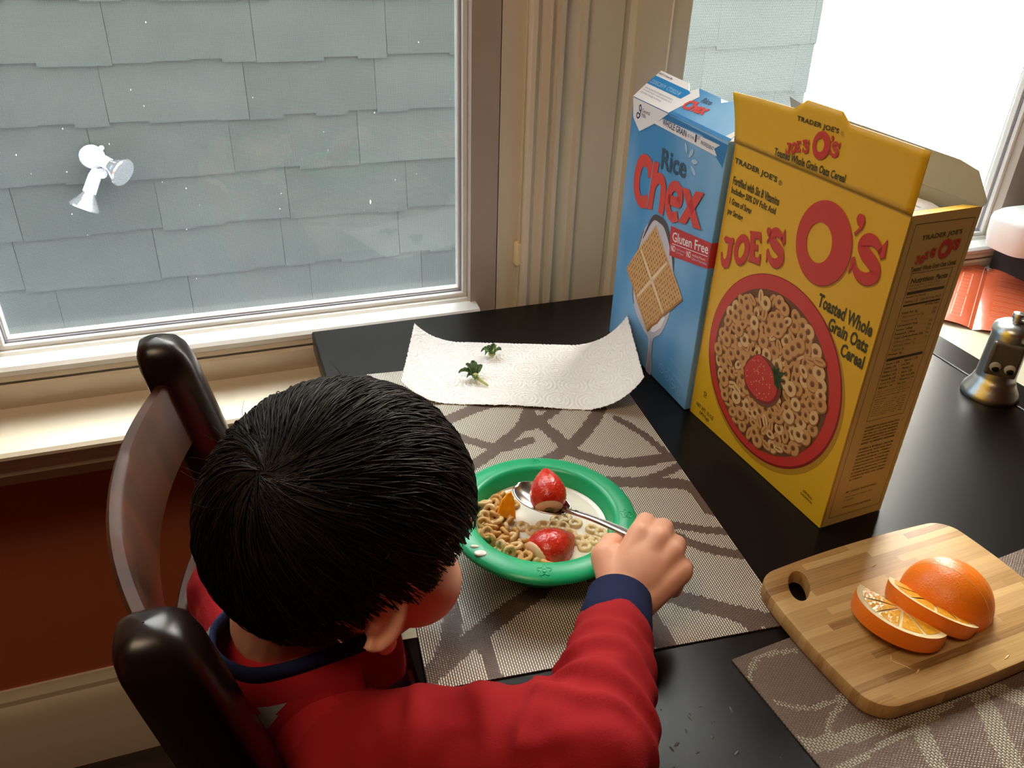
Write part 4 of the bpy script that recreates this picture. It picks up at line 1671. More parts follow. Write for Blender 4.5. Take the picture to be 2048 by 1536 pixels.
C_grey2 = mat('grey_print', '#8a8a94', 0.5)

Z = Vector((0, 0, 1))


def box_frame(x, y, yaw):
    c, s = math.cos(yaw), math.sin(yaw)
    return Vector((x, y, 0.0006)), Vector((s, -c, 0)), Vector((c, s, 0))


def panel(pts, th, nrm):
    # thin carton sheet with real thickness from an outline of 3D points
    b = MB()
    n = len(pts)
    vs = [Vector(p) for p in pts] + [Vector(p) + Vector(nrm) * th for p in pts]
    b.add(vs, [tuple(range(n)), tuple(range(2 * n - 1, n - 1, -1))] + [(i, (i + 1) % n, (i + 1) % n + n, i + n) for i in range(n)])
    return b


# ---- yellow box
jo, ju, jd = box_frame(0.3733, -0.3043, 0.0696)
JW, JH, JD = 0.2092, 0.2945, 0.0724
jt = thing('cereal_box', 'tall yellow cereal box with red lettering and open top flaps', 'cereal box', jo)


def JP(a, h, d=0.0):
    return jo + ju * a + Z * h + jd * d


cb = MB()
th = 0.0007
q4 = [JP(0, 0), JP(JW, 0), JP(JW, 0, JD), JP(0, 0, JD)]
q4t = [p + Z * JH for p in q4]
qi = [JP(th, th, th), JP(JW - th, th, th), JP(JW - th, th, JD - th), JP(th, th, JD - th)]
qit = [p + Z * (JH - th) for p in qi]
vs = q4 + q4t + qi + qit
fs = [(0, 1, 5, 4), (1, 2, 6, 5), (2, 3, 7, 6), (3, 0, 4, 7), (0, 3, 2, 1), (8, 12, 13, 9), (9, 13, 14, 10), (10, 14, 15, 11), (11, 15, 12, 8), (8, 9, 10, 11), (4, 5, 13, 12), (5, 6, 14, 13), (6, 7, 15, 14), (7, 4, 12, 15)]
cb.add(vs, fs)
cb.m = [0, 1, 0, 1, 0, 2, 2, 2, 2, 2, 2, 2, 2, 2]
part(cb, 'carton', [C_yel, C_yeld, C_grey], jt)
# front flap standing up: outline in mm, curved a little outward at its left corner
fo = [(-0.3, 294.5), (209.0, 294.5), (210.5, 318), (209.5, 341.8), (170, 342.2), (130, 342.3), (120.5, 349.3), (79.7, 349.6), (67.0, 340.2), (30, 339.0), (-13.0, 337.6), (-9.5, 325), (-5.5, 312), (-2.0, 301)]


def flap_pt(a, h, layer=0.0):
    lean = max(0.0, (h - 294.5)) / 1000
    curl = max(0.0, (32 - a) / 40) ** 2 * (lean * 0.06)
    return JP(a / 1000, h / 1000, 0.0010 - layer * 0.00012) - jd * (curl)


fb = MB()
nx, ny = 26, 8


def flap_edge(t):
    # top edge height as the flap goes from left to right
    prof = [(-14, 337.6), (30, 339.0), (67, 340.2), (79.7, 349.6), (120.5, 349.3), (130, 342.3), (170, 342.2), (209.5, 341.8)]
    for (x0, h0), (x1, h1) in zip(prof[:-1], prof[1:]):
        if x0 <= t <= x1:
            return h0 + (h1 - h0) * (t - x0) / (x1 - x0)
    return prof[-1][1]


xs = sorted(set([i * 209.0 / nx for i in range(nx + 1)] + [67.0, 79.7, 120.5, 130.0]))


def fl_fn(i, j):
    a = xs[i]
    t = j / ny
    left = -(3.5 + 9.5 * t ** 1.5) * max(0, 1 - a / 60)
    return flap_pt(a + left, 294.5 + (flap_edge(a + left) - 294.5) * t)


fb.grid(fl_fn, len(xs) - 1, ny)
fo_ = part(fb, 'front_flap', [C_yel, C_grey], jt, smooth=180)
so = fo_.modifiers.new('thickness', 'SOLIDIFY')
so.thickness = 0.0006
so.offset = 0
so.material_offset = 0
# back flap standing behind, grey inside
bk = [JP(0, JH, JD), JP(JW, JH, JD), JP(JW + 0.0015, JH + 0.004, JD + 0.001), JP(JW - 0.016, JH + 0.0225, JD + 0.004), JP(0.175, JH + 0.026, JD + 0.004), JP(-0.006, JH + 0.0285, JD + 0.004), JP(-0.027, JH + 0.0320, JD + 0.004),
      JP(-0.014, JH + 0.012, JD + 0.002)]
part(panel(bk, 0.0006, jd), 'back_flap', C_grey, jt)
# right dust flap folded down into the box, left one raised
df = [JP(JW, JH, 0.002), JP(JW, JH, JD - 0.002), JP(JW - 0.014, JH - 0.003, JD - 0.004), JP(JW - 0.014, JH - 0.003, 0.004)]
part(panel(df, 0.0006, Z), 'dust_flap', C_yel, jt)
df = [JP(0, JH, 0.002), JP(0, JH, JD - 0.002), JP(0.006, JH + 0.026, JD - 0.008), JP(0.006, JH + 0.026, 0.012)]
part(panel(df, 0.0006, ju), 'dust_flap', C_grey, jt)
# crumpled liner bag inside
lb = MB()
lb.grid(lambda i, j: JP(0.006 + (JW - 0.022) * i / 16, JH - 0.012 + 0.006 * noise.noise(Vector((i * 0.6, j * 0.8, 1.3))), 0.006 + (JD - 0.012) * j / 6), 16, 6)
part(lb, 'liner_bag', mat('milky_liner', '#d8d4d6', 0.35), jt, smooth=180)
pr = Print(JP(0, 0, 0.0), ju, Z, Z)
pr.o = JP(0, JH - 0.0055)
pr.u, pr.v, pr.n = ju, jd, Z
for (v0, mm) in ((12, C_red), (17, C_grey), (30, C_red), (36, C_grey)):
    pr.poly([(JW * 1000 - 70, v0), (JW * 1000 - 25, v0), (JW * 1000 - 25, v0 + 3.5), (JW * 1000 - 70, v0 + 3.5)], mm, 1)
pr.build('liner_print', jt)

pr = Print(jo, ju, Z, -jd)
# fold line
pr.stroke([(0, 294.3), (209, 294.3)], 0.7, C_brn, 1)


# heavy western capitals drawn as outlines in a unit square
def glyph_J():
    return [[(0.05, 0.86), (0.18, 0.98), (0.62, 0.98), (0.90, 1.04), (1.0, 0.88), (0.90, 0.85), (0.92, 0.30), (0.78, 0.06), (0.46, -0.04), (0.16, 0.04), (0.02, 0.22), (-0.04, 0.40), (0.06, 0.44), (0.12, 0.32), (0.30, 0.22), (0.46, 0.28), (0.52, 0.42), (0.50, 0.80), (0.20, 0.78)]]


def glyph_E():
    return [[(0.00, 0.02), (0.10, 0.12), (0.10, 0.88), (0.00, 1.0), (0.92, 1.03), (1.0, 0.70), (0.86, 0.72), (0.78, 0.80), (0.48, 0.80), (0.48, 0.60), (0.74, 0.62), (0.74, 0.42), (0.48, 0.42), (0.48, 0.20), (0.80, 0.20), (0.90, 0.32), (1.0, 0.34), (0.96, -0.02)]]


def glyph_S():
    top = smooth_line([(0.86, 0.70), (0.72, 0.84), (0.50, 0.90), (0.30, 0.84), (0.22, 0.70), (0.34, 0.58), (0.58, 0.48), (0.80, 0.36), (0.84, 0.20), (0.66, 0.06), (0.42, 0.03), (0.20, 0.10), (0.06, 0.24)], 6)
    w = []
    n = len(top)
    for i in range(n):
        t = i / (n - 1)
        w.append(0.11 + 0.23 * math.sin(PI * t) ** 0.7)
    L, R = [], []
    for i, p in enumerate(top):
        t = (top[min(i + 1, n - 1)] - top[max(0, i - 1)]).normalized()
        nn = Vector((-t.y, t.x))
        L.append(p + nn * w[i] / 2)
        R.append(p - nn * w[i] / 2)
    strips = [[(L[i].x, L[i].y), (L[i + 1].x, L[i + 1].y), (R[i + 1].x, R[i + 1].y), (R[i].x, R[i].y)] for i in range(n - 1)]
    return strips + [[(0.76, 0.72), (0.98, 1.04), (1.03, 0.66), (0.90, 0.58)], [(0.14, 0.26), (-0.06, -0.02), (-0.06, 0.34), (0.04, 0.40)]]


def glyph_q():
    return [[(0.30, 1.0), (0.75, 1.0), (1.0, 0.74), (0.86, 0.40), (0.30, 0.0), (0.12, 0.06), (0.50, 0.36), (0.55, 0.48), (0.22, 0.52), (0.0, 0.72), (0.08, 0.92)]]


GL = {'J': glyph_J(), 'E': glyph_E(), 'S': glyph_S(), "'": glyph_q()}


def big_letter(pr, ch, o, w, h, rot, m, layer, shear=0.0):
    r = math.radians(rot)
    for poly in GL[ch]:
        pts = []
        for (a, b_) in poly:
            x, y = a * w + shear * b_ * h, b_ * h
            pts.append((o[0] + x * math.cos(r) - y * math.sin(r), o[1] + x * math.sin(r) + y * math.cos(r)))
        pr.poly(pts, m, layer)


def joes_logo(pr, P, s, rot, L=3):
    # the red word mark; P(x, y) places the front panel's millimetres
    def go(ch, x, y, w, h, r):
        for (dx, dy, m, l) in ((0.9, -1.3, C_brn, L), (0.45, -0.6, C_redd, L + 1), (0, 0, C_red, L + 2)):
            big_letter(pr, ch, P(x + dx, y + dy), w * s, h * s, r + rot, m, l)

    def ring(x, y, a, b_, xi, yi, ai, bi, r):
        for (dx, dy, m, l) in ((1.1, -1.5, C_brn, L), (0.5, -0.6, C_redd, L + 1), (0, 0, C_red, L + 2)):
            pr.ring(P(x + dx, y + dy), a * s, b_ * s, P(xi, yi), ai * s, bi * s, m, l, r + rot)
    go('J', 7.5, 177.5, 17, 31, 2)
    ring(35.5, 203.5, 10.5, 15.5, 35.2, 203.0, 4.4, 8.2, -8)
    go('E', 47.5, 196.5, 17.5, 28.5, 12)
    go("'", 66.0, 222.0, 7, 14, 10)
    go('S', 72.5, 205.5, 22, 32, 12)
    ring(133.0, 246.0, 31.5, 35.5, 128.8, 245.0, 14.6, 17.2, 0)
    go("'", 161.0, 264.5, 9, 17.5, 0)
    go('S', 168.0, 234.0, 29, 36, 2)


joes_logo(pr, lambda x, y: (x, y), 1.0, 0.0)
pr.text("TRADER JOE'S", (3.6, 276.0), (64.5, 275.2), 6.6, C_grn, 3, 0.035, 0, 1.06)
pr.text("®", (66.5, 275.4), (71.5, 275.4), 4.6, C_grn, 3)
for s, x1, y in (('Fortified with Six B Vitamins', 75.5, 259.4), ('Including 50% DV Folic Acid', 73.5, 249.2), ('1 Gram of Sugar', 42.5, 239.0), ('per Serving', 32.0, 228.9)):
    pr.text(s, (6.0, y - 1.5), (x1 - 3, y - 1.5), 7.9, C_grn, 3, 0.030)
for s, x0, x1, y in (('Toasted Whole', 143.0, 205.0, 193.5), ('Grain Oats', 160.0, 205.0, 179.0), ('Cereal', 179.5, 205.5, 164.6)):
    pr.text(s, (x0, y), (x1, y), 12.2, C_grn, 3, 0.032)
pr.text('NET WT. 15 OZ', (9.5, 13.6), (40.5, 12.0), 4.6, C_grn, 3, 0.01)
pr.text('(425g)', (17.0, 6.6), (33.5, 5.4), 4.6, C_grn, 3, 0.01)
pr.ring((21.0, 34.3), 2.5, 2.5, (21.0, 34.3), 2.0, 2.0, C_grn, 3)
pr.text('U', (19.9, 33.0), (22.1, 33.0), 2.6, C_grn, 3)
pr.text('PAREVE', (18.2, 29.6), (24.0, 29.4), 1.5, C_grn, 3)
pr.text('SERVING', (180.0, 20.8), (192.5, 20.0), 2.6, C_grn, 3, 0.01)
pr.text('SUGGESTION', (178.0, 16.6), (193.5, 15.6), 2.6, C_grn, 3, 0.01)
# printed photograph of a red bowl of oat rings
pc = (104.5, 107.0)
pr.ellipse((pc[0] + 2.0, pc[1] - 3.0), 95, 95, C_brn, 1, n=72)
pr.ellipse(pc, 93, 93, C_redd, 2, n=72)
pr.ellipse((pc[0] - 0.5, pc[1] + 0.7), 91.5, 91.5, C_red, 3, n=72)
ic = (102.5, 104.5)
pr.ellipse(ic, 80.5, 80.5, C_oat4, 4, n=64)
r5 = random.Random(5)
ringp = []
tries = 0
while len(ringp) < 230 and tries < 30000:
    tries += 1
    a, r_ = r5.uniform(0, 2 * PI), 74.0 * math.sqrt(r5.random())
    x, y = ic[0] + r_ * math.cos(a), ic[1] + r_ * math.sin(a)
    if all((x - p[0]) ** 2 + (y - p[1]) ** 2 > 7.9 ** 2 for p in ringp):
        ringp.append((x, y))
for i, (x, y) in enumerate(ringp):
    lay = 5 + (i % 3) * 3 + (i // 3) * 0.008
    asp = r5.choice((1.0, 0.9, 0.75, 0.6, 0.5, 0.95))
    rot = r5.uniform(0, 180)
    R_ = r5.uniform(7.0, 8.2)
    mm = r5.choice((C_oat1, C_oat1, C_oat2))
    pr.ellipse((x + 0.5, y - 0.7), R_, R_ * asp, C_oat3, lay, rot, 22)
    pr.ellipse((x, y), R_ * 0.93, R_ * asp * 0.93, mm, lay + 1, rot, 22)
    if asp > 0.55:
        pr.ellipse((x - 0.2, y + 0.1), R_ * 0.36, R_ * asp * 0.42, C_oat3, lay + 2, rot, 14)
        pr.ellipse((x + 0.1, y - 0.2), R_ * 0.24, R_ * asp * 0.28, C_oat4, lay + 2.5, rot, 12)
    else:
        pr.ellipse((x, y), R_ * 0.6, R_ * asp * 0.18, C_oat3, lay + 2, rot, 12)
# printed strawberry in the middle
pr.ellipse((100, 95), 27, 25, C_oat4, 14, n=36)
sb = smooth_line([(86, 117), (76, 104), (73, 92), (79, 80), (92, 73.5), (106, 74), (118, 80), (124, 92), (120, 106), (110, 113), (100, 118), (92, 119), (86, 117)], 4)
pr.poly([(p.x, p.y) for p in sb[:-1]], C_redd, 15)
sb2 = [(98 + (p.x - 98) * 0.93 - 0.6, 96 + (p.y - 96) * 0.93 + 0.8) for p in sb[:-1]]
pr.poly(sb2, C_red, 16)
for i in range(46):
    a, r_ = r5.uniform(0, 2 * PI), 20 * math.sqrt(r5.random())
    pr.ellipse((97 + r_ * math.cos(a), 95 + r_ * math.sin(a)), 0.55, 0.75, C_oat2, 17, 0, 8)
for (ang, L_) in ((70, 13), (40, 17), (10, 15), (-20, 17), (100, 11), (-45, 14)):
    c = Vector((114, 108))
    d = Vector((math.cos(math.radians(ang)), math.sin(math.radians(ang))))
    n_ = Vector((-d.y, d.x))
    pr.poly([tuple(c), tuple(c + d * L_ * 0.5 + n_ * 3), tuple(c + d * L_), tuple(c + d * L_ * 0.5 - n_ * 3)], C_leaf, 18)
pr.build('front_print', jt)

# writing on the raised front flap
pf = Print(jo, ju, Z, -jd)
pf.P = lambda a, b_, layer: flap_pt(a, b_, layer + 4)
pf.text("TRADER JOE'S", (72.5, 330.6), (121.5, 331.4), 5.2, C_grn, 2, 0.03, 0, 1.05)
pf.text('®', (123.5, 332.0), (127.0, 332.0), 3.6, C_brn, 2)
sc = 0.315
joes_logo(pf, lambda x, y: (66.0 + (x - 5) * sc, 297.5 + (y - 160) * sc * 0.96 - (x - 5) * 0.03), sc, 0.0, 2)
pf.text('Toasted Whole Grain Oats Cereal', (53.5, 297.6), (139.5, 298.6), 6.8, C_grn, 2, 0.028)
pf.build('flap_print', jt)

# nutrition side
ps = Print(JP(JW, 0, 0), jd, Z, ju)
ps.rect(1.2, 0.5, 2.6, 291, C_brn, 1)
for (a, b_) in (((7.5, 9), (7.5, 288)), ((7.5, 288), (68, 287)), ((68, 287), (68, 9)), ((68, 9), (7.5, 9)), ((18, 247.5), (61.5, 247.0)), ((61.5, 247), (60, 111.5)), ((60, 111.5), (18.5, 112)), ((18.5, 112), (18, 247.5))):
    ps.stroke([a, b_], 0.45, C_oliv, 1)
ps.text("TRADER JOE'S", (17.6, 273.4), (59.0, 274.0), 5.0, C_oliv, 2, 0.03, 0, 1.05)
ps.text("®", (61.0, 275.4), (63.6, 275.4), 2.8, C_brn, 2)
sc = 0.225
joes_logo(ps, lambda x, y: (17.0 + (x - 5) * sc, 255.2 + (y - 177) * sc * 0.56 + (x - 5) * 0.005), sc, 0.0, 2)
ps.text('Toasted Whole Grain Oats Cereal', (15.8, 248.9), (62.8, 249.2), 4.4, C_oliv, 2, 0.025)
ps.text('Nutrition Facts', (20.0, 238.8), (58.5, 238.8), 4.6, C_oliv, 2, 0.03)
ps.text('Serving Size 1 Cup (30g)', (20.0, 236.0), (52.0, 236.0), 2.0, C_oliv, 2)
ps.text('Servings Per Container about 14', (20.0, 233.4), (58.0, 233.4), 2.0, C_oliv, 2)
ps.rect(19.5, 229.4, 59.0, 231.8, C_grn, 2)
ps.text('Amount Per Serving', (19.6, 226.2), (41.0, 226.2), 1.9, C_oliv, 2, 0.02)
ps.text('Calories 110   Calories from Fat 20', (19.6, 222.4), (59.0, 222.4), 2.2, C_oliv, 2, 0.01)
ps.rect(19.5, 219.4, 59.0, 220.8, C_grn, 2)
ps.text('% Daily Value', (44.0, 216.6), (59.0, 216.6), 1.8, C_oliv, 2, 0.02)
rows = [('Total Fat 2g', 1, '3%'), ('Saturated Fat 0g', 0, '0%'), ('Trans Fat 0g', 0, ''), ('Cholesterol 0mg', 1, '0%'), ('Sodium 160mg', 1, '7%'), ('Potassium 170mg', 1, '5%'), ('Total Carbohydrate 22g', 1, '7%'), ('Dietary Fiber 3g', 0, '11%'),
        ('Soluble Fiber 1g', 0, ''), ('Sugars 1g', 0, ''), ('Protein 3g', 1, '')]
y = 212.2
for s, bo_, pcnt in rows:
    w = len(s) * 1.45
    ps.text(s, (20.0 if bo_ else 22.5, y), ((20.0 if bo_ else 22.5) + w, y), 2.3, C_oliv, 2, 0.025 if bo_ else 0.0)
    if pcnt:
        ps.text(pcnt, (54.0, y), (58.0, y), 2.0, C_oliv, 2)
    ps.stroke([(19.5, y - 0.9), (59, y - 0.9)], 0.15, C_brn, 1)
    y -= 3.72
ps.rect(19.5, 170.2, 59.0, 172.8, C_grn, 2)
y = 166.5
for s in ('Vitamin A 10%   •   Vitamin C 10%', 'Calcium 10%   •   Iron 45%', 'Vitamin D 10%   •   Thiamin 25%', 'Riboflavin 25%   •   Niacin 25%', 'Vitamin B6 25%   •   Folic Acid 50%', 'Vitamin B12 25%   •   Phosphorus 10%', 'Magnesium 10%   •   Zinc 25%'):
    ps.text(s, (20.0, y), (20.0 + len(s) * 1.07, y), 2.2, C_oliv, 2, 0.02)
    ps.stroke([(19.5, y - 0.9), (59, y - 0.9)], 0.15, C_brn, 1)
    y -= 3.8
for s in ('*Percent Daily Values are based on a', '2,000 calorie diet. Your daily values may', 'be higher or lower depending on your', 'calorie needs:'):
    ps.text(s, (20.0, y), (20.0 + len(s) * 0.93, y), 1.7, C_oliv, 2)
    y -= 2.5
for s in ('Calories:          2,000    2,500', 'Total Fat      Less than    65g   80g', 'Sat Fat      Less than    20g   25g', 'Cholesterol  Less than  300mg', 'Sodium   Less than  2,400mg', 'Total Carbohydrate  300g  375g', 'Dietary Fiber    25g   30g'):
    ps.text(s, (21.0, y), (56.0, y), 1.5, C_oliv, 2)
    y -= 2.35
y = 104.0
for s in ('INGREDIENTS: WHOLE GRAIN OATS,', 'MODIFIED FOOD STARCH, SUGAR,', 'OAT FIBER, SALT, CALCIUM CARBONATE,', 'TRIPOTASSIUM PHOSPHATE, OAT BRAN,', 'VITAMIN E (MIXED TOCOPHEROLS)', 'ADDED TO PRESERVE FRESHNESS.'):
    ps.text(s, (19.5, y), (58.5, y), 2.1, C_oliv, 2, 0.03)
    y -= 3.3
y = 81.5
for s in ('VITAMINS & MINERALS: CALCIUM', 'CARBONATE, IRON AND ZINC', '(MINERAL NUTRIENTS), VITAMIN C', '(SODIUM ASCORBATE), A B VITAMIN', '(NIACINAMIDE), VITAMIN B6', '(PYRIDOXINE HYDROCHLORIDE),', 'VITAMIN B2 (RIBOFLAVIN), VITAMIN', 'B1 (THIAMIN MONONITRATE), VITAMIN', 'A (PALMITATE), FOLIC ACID, VITAMIN', 'B12, VITAMIN D3.'):
    ps.text(s, (19.0, y), (58.5 if len(s) > 20 else 34, y), 2.1, C_oliv, 2, 0.03)
    y -= 3.7
ps.text('MAY CONTAIN TRACES OF WHEAT.', (20.0, 34.5), (56.0, 34.8), 2.2, C_oliv, 2, 0.02)
for s, y in (('THIS IS SOLD BY WEIGHT, NOT', 28.5), ('BY VOLUME.', 25.0)):
    ps.text(s, (20.0, y), (20 + len(s) * 1.2, y), 1.9, C_oliv, 2)
ps.text('STORE IN A COOL, DRY PLACE', (20.5, 16.2), (54.5, 16.0), 2.2, C_oliv, 2, 0.02)
ps.build('side_print', jt)

# ---- blue box
co, cu, cdp = box_frame(0.3674, -0.1054, 0.0013)
CW, CH, CD = 0.1963, 0.2947, 0.058
ct = thing('cereal_box', 'light blue cereal box with a big red word and a waffle square', 'cereal box', co)


def CP(a, h, d=0.0):
    return co + cu * a + Z * h + cdp * d


b = MB()
q4 = [CP(0, 0), CP(CW, 0), CP(CW, 0, CD), CP(0, 0, CD)]
vs = q4 + [p + Z * CH for p in q4]
b.add(vs, [(0, 1, 5, 4), (1, 2, 6, 5), (2, 3, 7, 6), (3, 0, 4, 7), (0, 3, 2, 1), (4, 5, 6, 7)])
b.m = [0, 0, 0, 1, 0, 1]
part(b, 'carton', [C_blue, mat('pale_box_side', '#7d868c', 0.5)], ct, bevel=0.0012)
tl = math.radians(50)
fup = cdp * math.sin(tl) + Z * math.cos(tl)
fn = (Z * math.sin(tl) - cdp * math.cos(tl)).normalized()


def CF(a, h, lift=0.0):
    return CP(0, CH) + cu * (a / 1000) + fup * (h / 1000) + fn * lift


flap = [CF(*p) for p in [(0, 0), (196, 0), (194, 20), (190, 40), (149.3, 39.3), (136.5, 32.8), (130, 37.3), (85.9, 38.4), (77.4, 30.5), (64.6, 39.2), (1, 41.0), (-0.6, 22)]]
part(panel(flap, 0.0006, fn), 'top_flap', C_blue, ct)
bk = [CP(0, CH, CD), CP(CW, CH, CD), CP(CW - 0.006, CH + 0.004, CD + 0.024), CP(0.006, CH + 0.004, CD + 0.024)]
part(panel(bk, 0.0006, Z), 'back_flap', C_wht, ct)
for (a, s) in ((0, 1), (CW, -1)):
    df = [CP(a, CH, 0.002), CP(a, CH, CD - 0.002), CP(a + s * 0.020, CH + 0.008, CD - 0.012), CP(a + s * 0.020, CH + 0.008, 0.018)]
    part(panel(df, 0.0006, Z), 'dust_flap', C_wht, ct)

pt = Print(CP(0, CH), cu, fup, fn)
pt.o = pt.o + fn * 0.0007
pt.poly([(0.2, 0.2), (81.2, 0.4), (100, 30), (86.5, 38.0), (77.4, 30.5), (64.6, 39.0), (1.2, 40.8), (-0.4, 22)], C_wht, 1)
pt.poly([(-0.2, 20.6), (76.8, 19.6), (79.5, 24), (82.5, 29.5), (76.5, 31.4), (0.3, 33.0)], C_band, 2)
pt.text('22DEC2019  CT202218', (3.0, 23.0), (69.0, 21.8), 4.6, C_bl3, 3, 0.0)
pt.text('BEST if Used By', (3.0, 35.4), (34.0, 34.6), 3.0, C_navy, 3, 0.01)
for s, y in (('GENERAL MILLS GUARANTEES YOUR SATISFACTION WITH THIS PRODUCT', 14.6), ('IF NOT SATISFIED WITH QUALITY, A REFUND OR REPLACEMENT WILL BE', 11.2), ('MADE BY WRITING TO THE ADDRESS ON THIS PACKAGE', 7.8)):
    pt.text(s, (4.0, y), (4 + min(66, len(s) * 1.06), y - 0.8), 1.9, C_grey2, 3)
pt.poly([(81.2, 0.4), (196, 0.4), (196, 3.5), (83.4, 4.0)], C_bl4, 1)
pt.text('Rice', (108.5, 25.0), (126.0, 25.4), 6.2, C_slate, 3, 0.02, 0.25)
pt.text('Chex', (90.5, 10.6), (134.0, 13.2), 12.5, C_coral, 3, 0.045, 0.25, 0.95)
pt.poly([(186, 3.6), (196, 3.6), (196, 17), (191, 12)], C_wht, 2)
pt.build('top_print', ct)

pc_ = Print(co, cu, Z, -cdp)
pc_.poly([(3, 284), (150, 290), (193, 270), (196, 292), (1, 294.2)], C_bl4, 1)
pc_.poly([(1.0, 294.5), (5.4, 273.9), (23.2, 262.4), (58.3, 280.0), (81.5, 294.6)], C_wht, 3)
pc_.poly([(2.6, 292.0), (7.4, 272.6), (24.4, 260.9), (60.4, 278.8), (84.0, 294.0)], C_bl4, 2)  # shadow of the white corner, drawn in darker blue
pc_.poly([(54.5, 278.3), (72.1, 287.4), (183.4, 288.8), (174.8, 283.2), (181.2, 277.6)], C_wht, 3)
pc_.text('WHOLE GRAIN', (72.0, 281.2), (122.0, 280.7), 6.6, C_navy, 4, 0.02)
pc_.text('IS THE', (125.0, 282.0), (137.0, 281.8), 3.0, C_navy, 4)
pc_.text('1', (139.0, 280.6), (142.0, 280.6), 7.4, C_navy, 4, 0.02)
pc_.text('ST', (143.2, 284.4), (148.2, 284.4), 3.2, C_navy, 4, 0.01)
pc_.text('INGREDIENT', (150.5, 281.4), (174.0, 281.0), 3.6, C_navy, 4)
# company emblem: looped letter and name
g = smooth_line([(22.5, 287.0), (20.5, 290.0), (17.8, 288.2), (18.6, 284.6), (21.6, 284.4), (22.6, 287.2), (21.4, 281.5), (19.5, 277.0), (15.6, 275.4), (13.4, 277.6), (15.0, 280.6), (18.6, 280.4), (21.5, 278.4)], 6)
pc_.stroke([(p.x, p.y) for p in g], 1.7, C_navy, 4)
pc_.text('General', (25.0, 283.6), (42.5, 283.8), 4.2, C_navy, 4)
pc_.text('Mills', (25.0, 278.4), (34.5, 278.8), 4.2, C_navy, 4)
# name
pc_.text('Rice', (80.0, 236.8), (132.0, 241.2), 22.0, C_slate, 5, 0.022, 0, 0.96)
for a in ((122.1, 275.4, 128.2, 266.4, 3.8), (139.1, 272.8, 132.2, 263.4, 4.6), (149.9, 263.0, 137.6, 261.0, 4.4), (148.9, 250.0, 138.2, 256.6, 4.2)):
    p0, p1 = Vector(a[0:2]), Vector(a[2:4])
    pts = smooth_line([p0, p0.lerp(p1, 0.35), p0.lerp(p1, 0.7), p1], 4)
    pc_.stroke([(p.x, p.y) for p in pts], [0.4 + a[4] * math.sin(PI * (i / (len(pts) - 1)) ** 0.8) for i in range(len(pts))], C_bl3, 4)


def fat(pr_, pts, w, m, layer, n=8):
    L = smooth_line(pts, n)
    pr_.stroke([(p.x, p.y) for p in L], w, m, layer)


# big rounded red word: C, h, e, x
C_pts = [(62.0, 222.0), (56.5, 232.5), (45.5, 236.0), (34.5, 230.0), (30.0, 214.0), (32.5, 198.5), (42.0, 189.8), (53.0, 190.6), (60.8, 197.0)]
fat(pc_, C_pts, 13.5, C_coral, 5)
pc_.poly([(61.0, 186.0), (72.6, 188.4), (75.5, 241.5), (64.0, 240.8)], C_coral, 6)
pc_.stroke([(61.2, 188), (64.0, 240)], 0.8, C_bl2, 7.5)
fat(pc_, [(70.0, 217.0), (77.5, 225.5), (86.0, 226.0), (91.3, 219.0), (92.3, 207.0), (92.6, 190.5)], 11.6, C_coral, 7)
e_pts = [(104.0, 211.0), (122.0, 213.5), (127.5, 216.0), (125.5, 225.5), (117.0, 229.0), (107.5, 224.0), (103.6, 211.0), (107.0, 200.0), (117.5, 195.5), (127.5, 200.5)]
fat(pc_, e_pts, 10.8, C_coral, 8)
pc_.poly([(128.0, 231.5), (142.5, 233.6), (175.0, 202.0), (159.5, 199.5)], C_coral, 9)
pc_.poly([(155.5, 236.0), (171.0, 238.8), (145.0, 197.5), (130.5, 195.5)], C_coral, 10)
pc_.poly([(149.2, 226.8), (157.8, 219.0), (153.2, 211.0), (144.5, 218.8)], C_crimson, 11)
pc_.text('TM', (176.0, 202.6), (179.0, 202.6), 1.2, C_slate, 5)
# red ribbon running round the right edge
pc_.poly([(116.3, 185.6), (121.7, 153.9), (196.2, 169.0), (196.2, 196.0)], C_crimson, 5)
pc_.text('Gluten Free', (124.0, 171.0), (193.5, 183.2), 10.5, C_wht, 6, 0.012)
pc_.stroke([(124.5, 168.6), (193.5, 181.0)], 0.7, C_wht, 6)
pc_.text('NO', (124.0, 160.0), (132.5, 161.6), 7.0, C_wht, 6, 0.02)
pc_.text('High Fructose', (134.0, 164.4), (153.0, 167.8), 2.8, C_bl3, 6)
pc_.text('Corn Syrup', (134.0, 161.0), (149.5, 163.8), 2.8, C_bl3, 6)
pc_.text('NO', (155.5, 165.6), (164.0, 167.2), 7.0, C_wht, 6, 0.02)
pc_.text('Artificial Flavors,', (166.0, 170.4), (191.0, 174.8), 2.8, C_wht, 6)
pc_.text('Colors or Preservatives', (166.0, 166.8), (194.0, 171.8), 2.8, C_bl3, 6)
# printed spoon
sp_o = smooth_line([(76, 179), (60, 160), (50, 125), (49, 88), (60, 62), (86, 46), (100, 41), (103.5, 20), (104, 0.4), (116, 0.4), (113.5, 20), (110.5, 44), (127, 62), (138, 92), (137, 130), (127, 158), (108, 180), (92, 184), (76, 179)], 5)
pc_.poly([(p.x, p.y) for p in sp_o[:-1]], C_sp2, 3)
pc_.stroke([(p.x, p.y) for p in sp_o[5:20]], 3.0, C_sk, 4)
ed = smooth_line([(60, 150), (76, 179), (92, 184), (108, 180), (127, 158), (134, 140)], 6)
pc_.stroke([(p.x, p.y) for p in ed], [1 + 7 * math.sin(PI * i / (len(ed) - 1)) for i in range(len(ed))], mat('printed_spoon_rim', '#564e56', 0.5), 4)
pc_.stroke([(107.0, 44), (108.2, 20), (108.6, 0.6)], 0.8, C_sk, 4)
pc_.stroke([(111.5, 44), (111.8, 20), (112.2, 0.6)], 0.8, C_sk, 4)
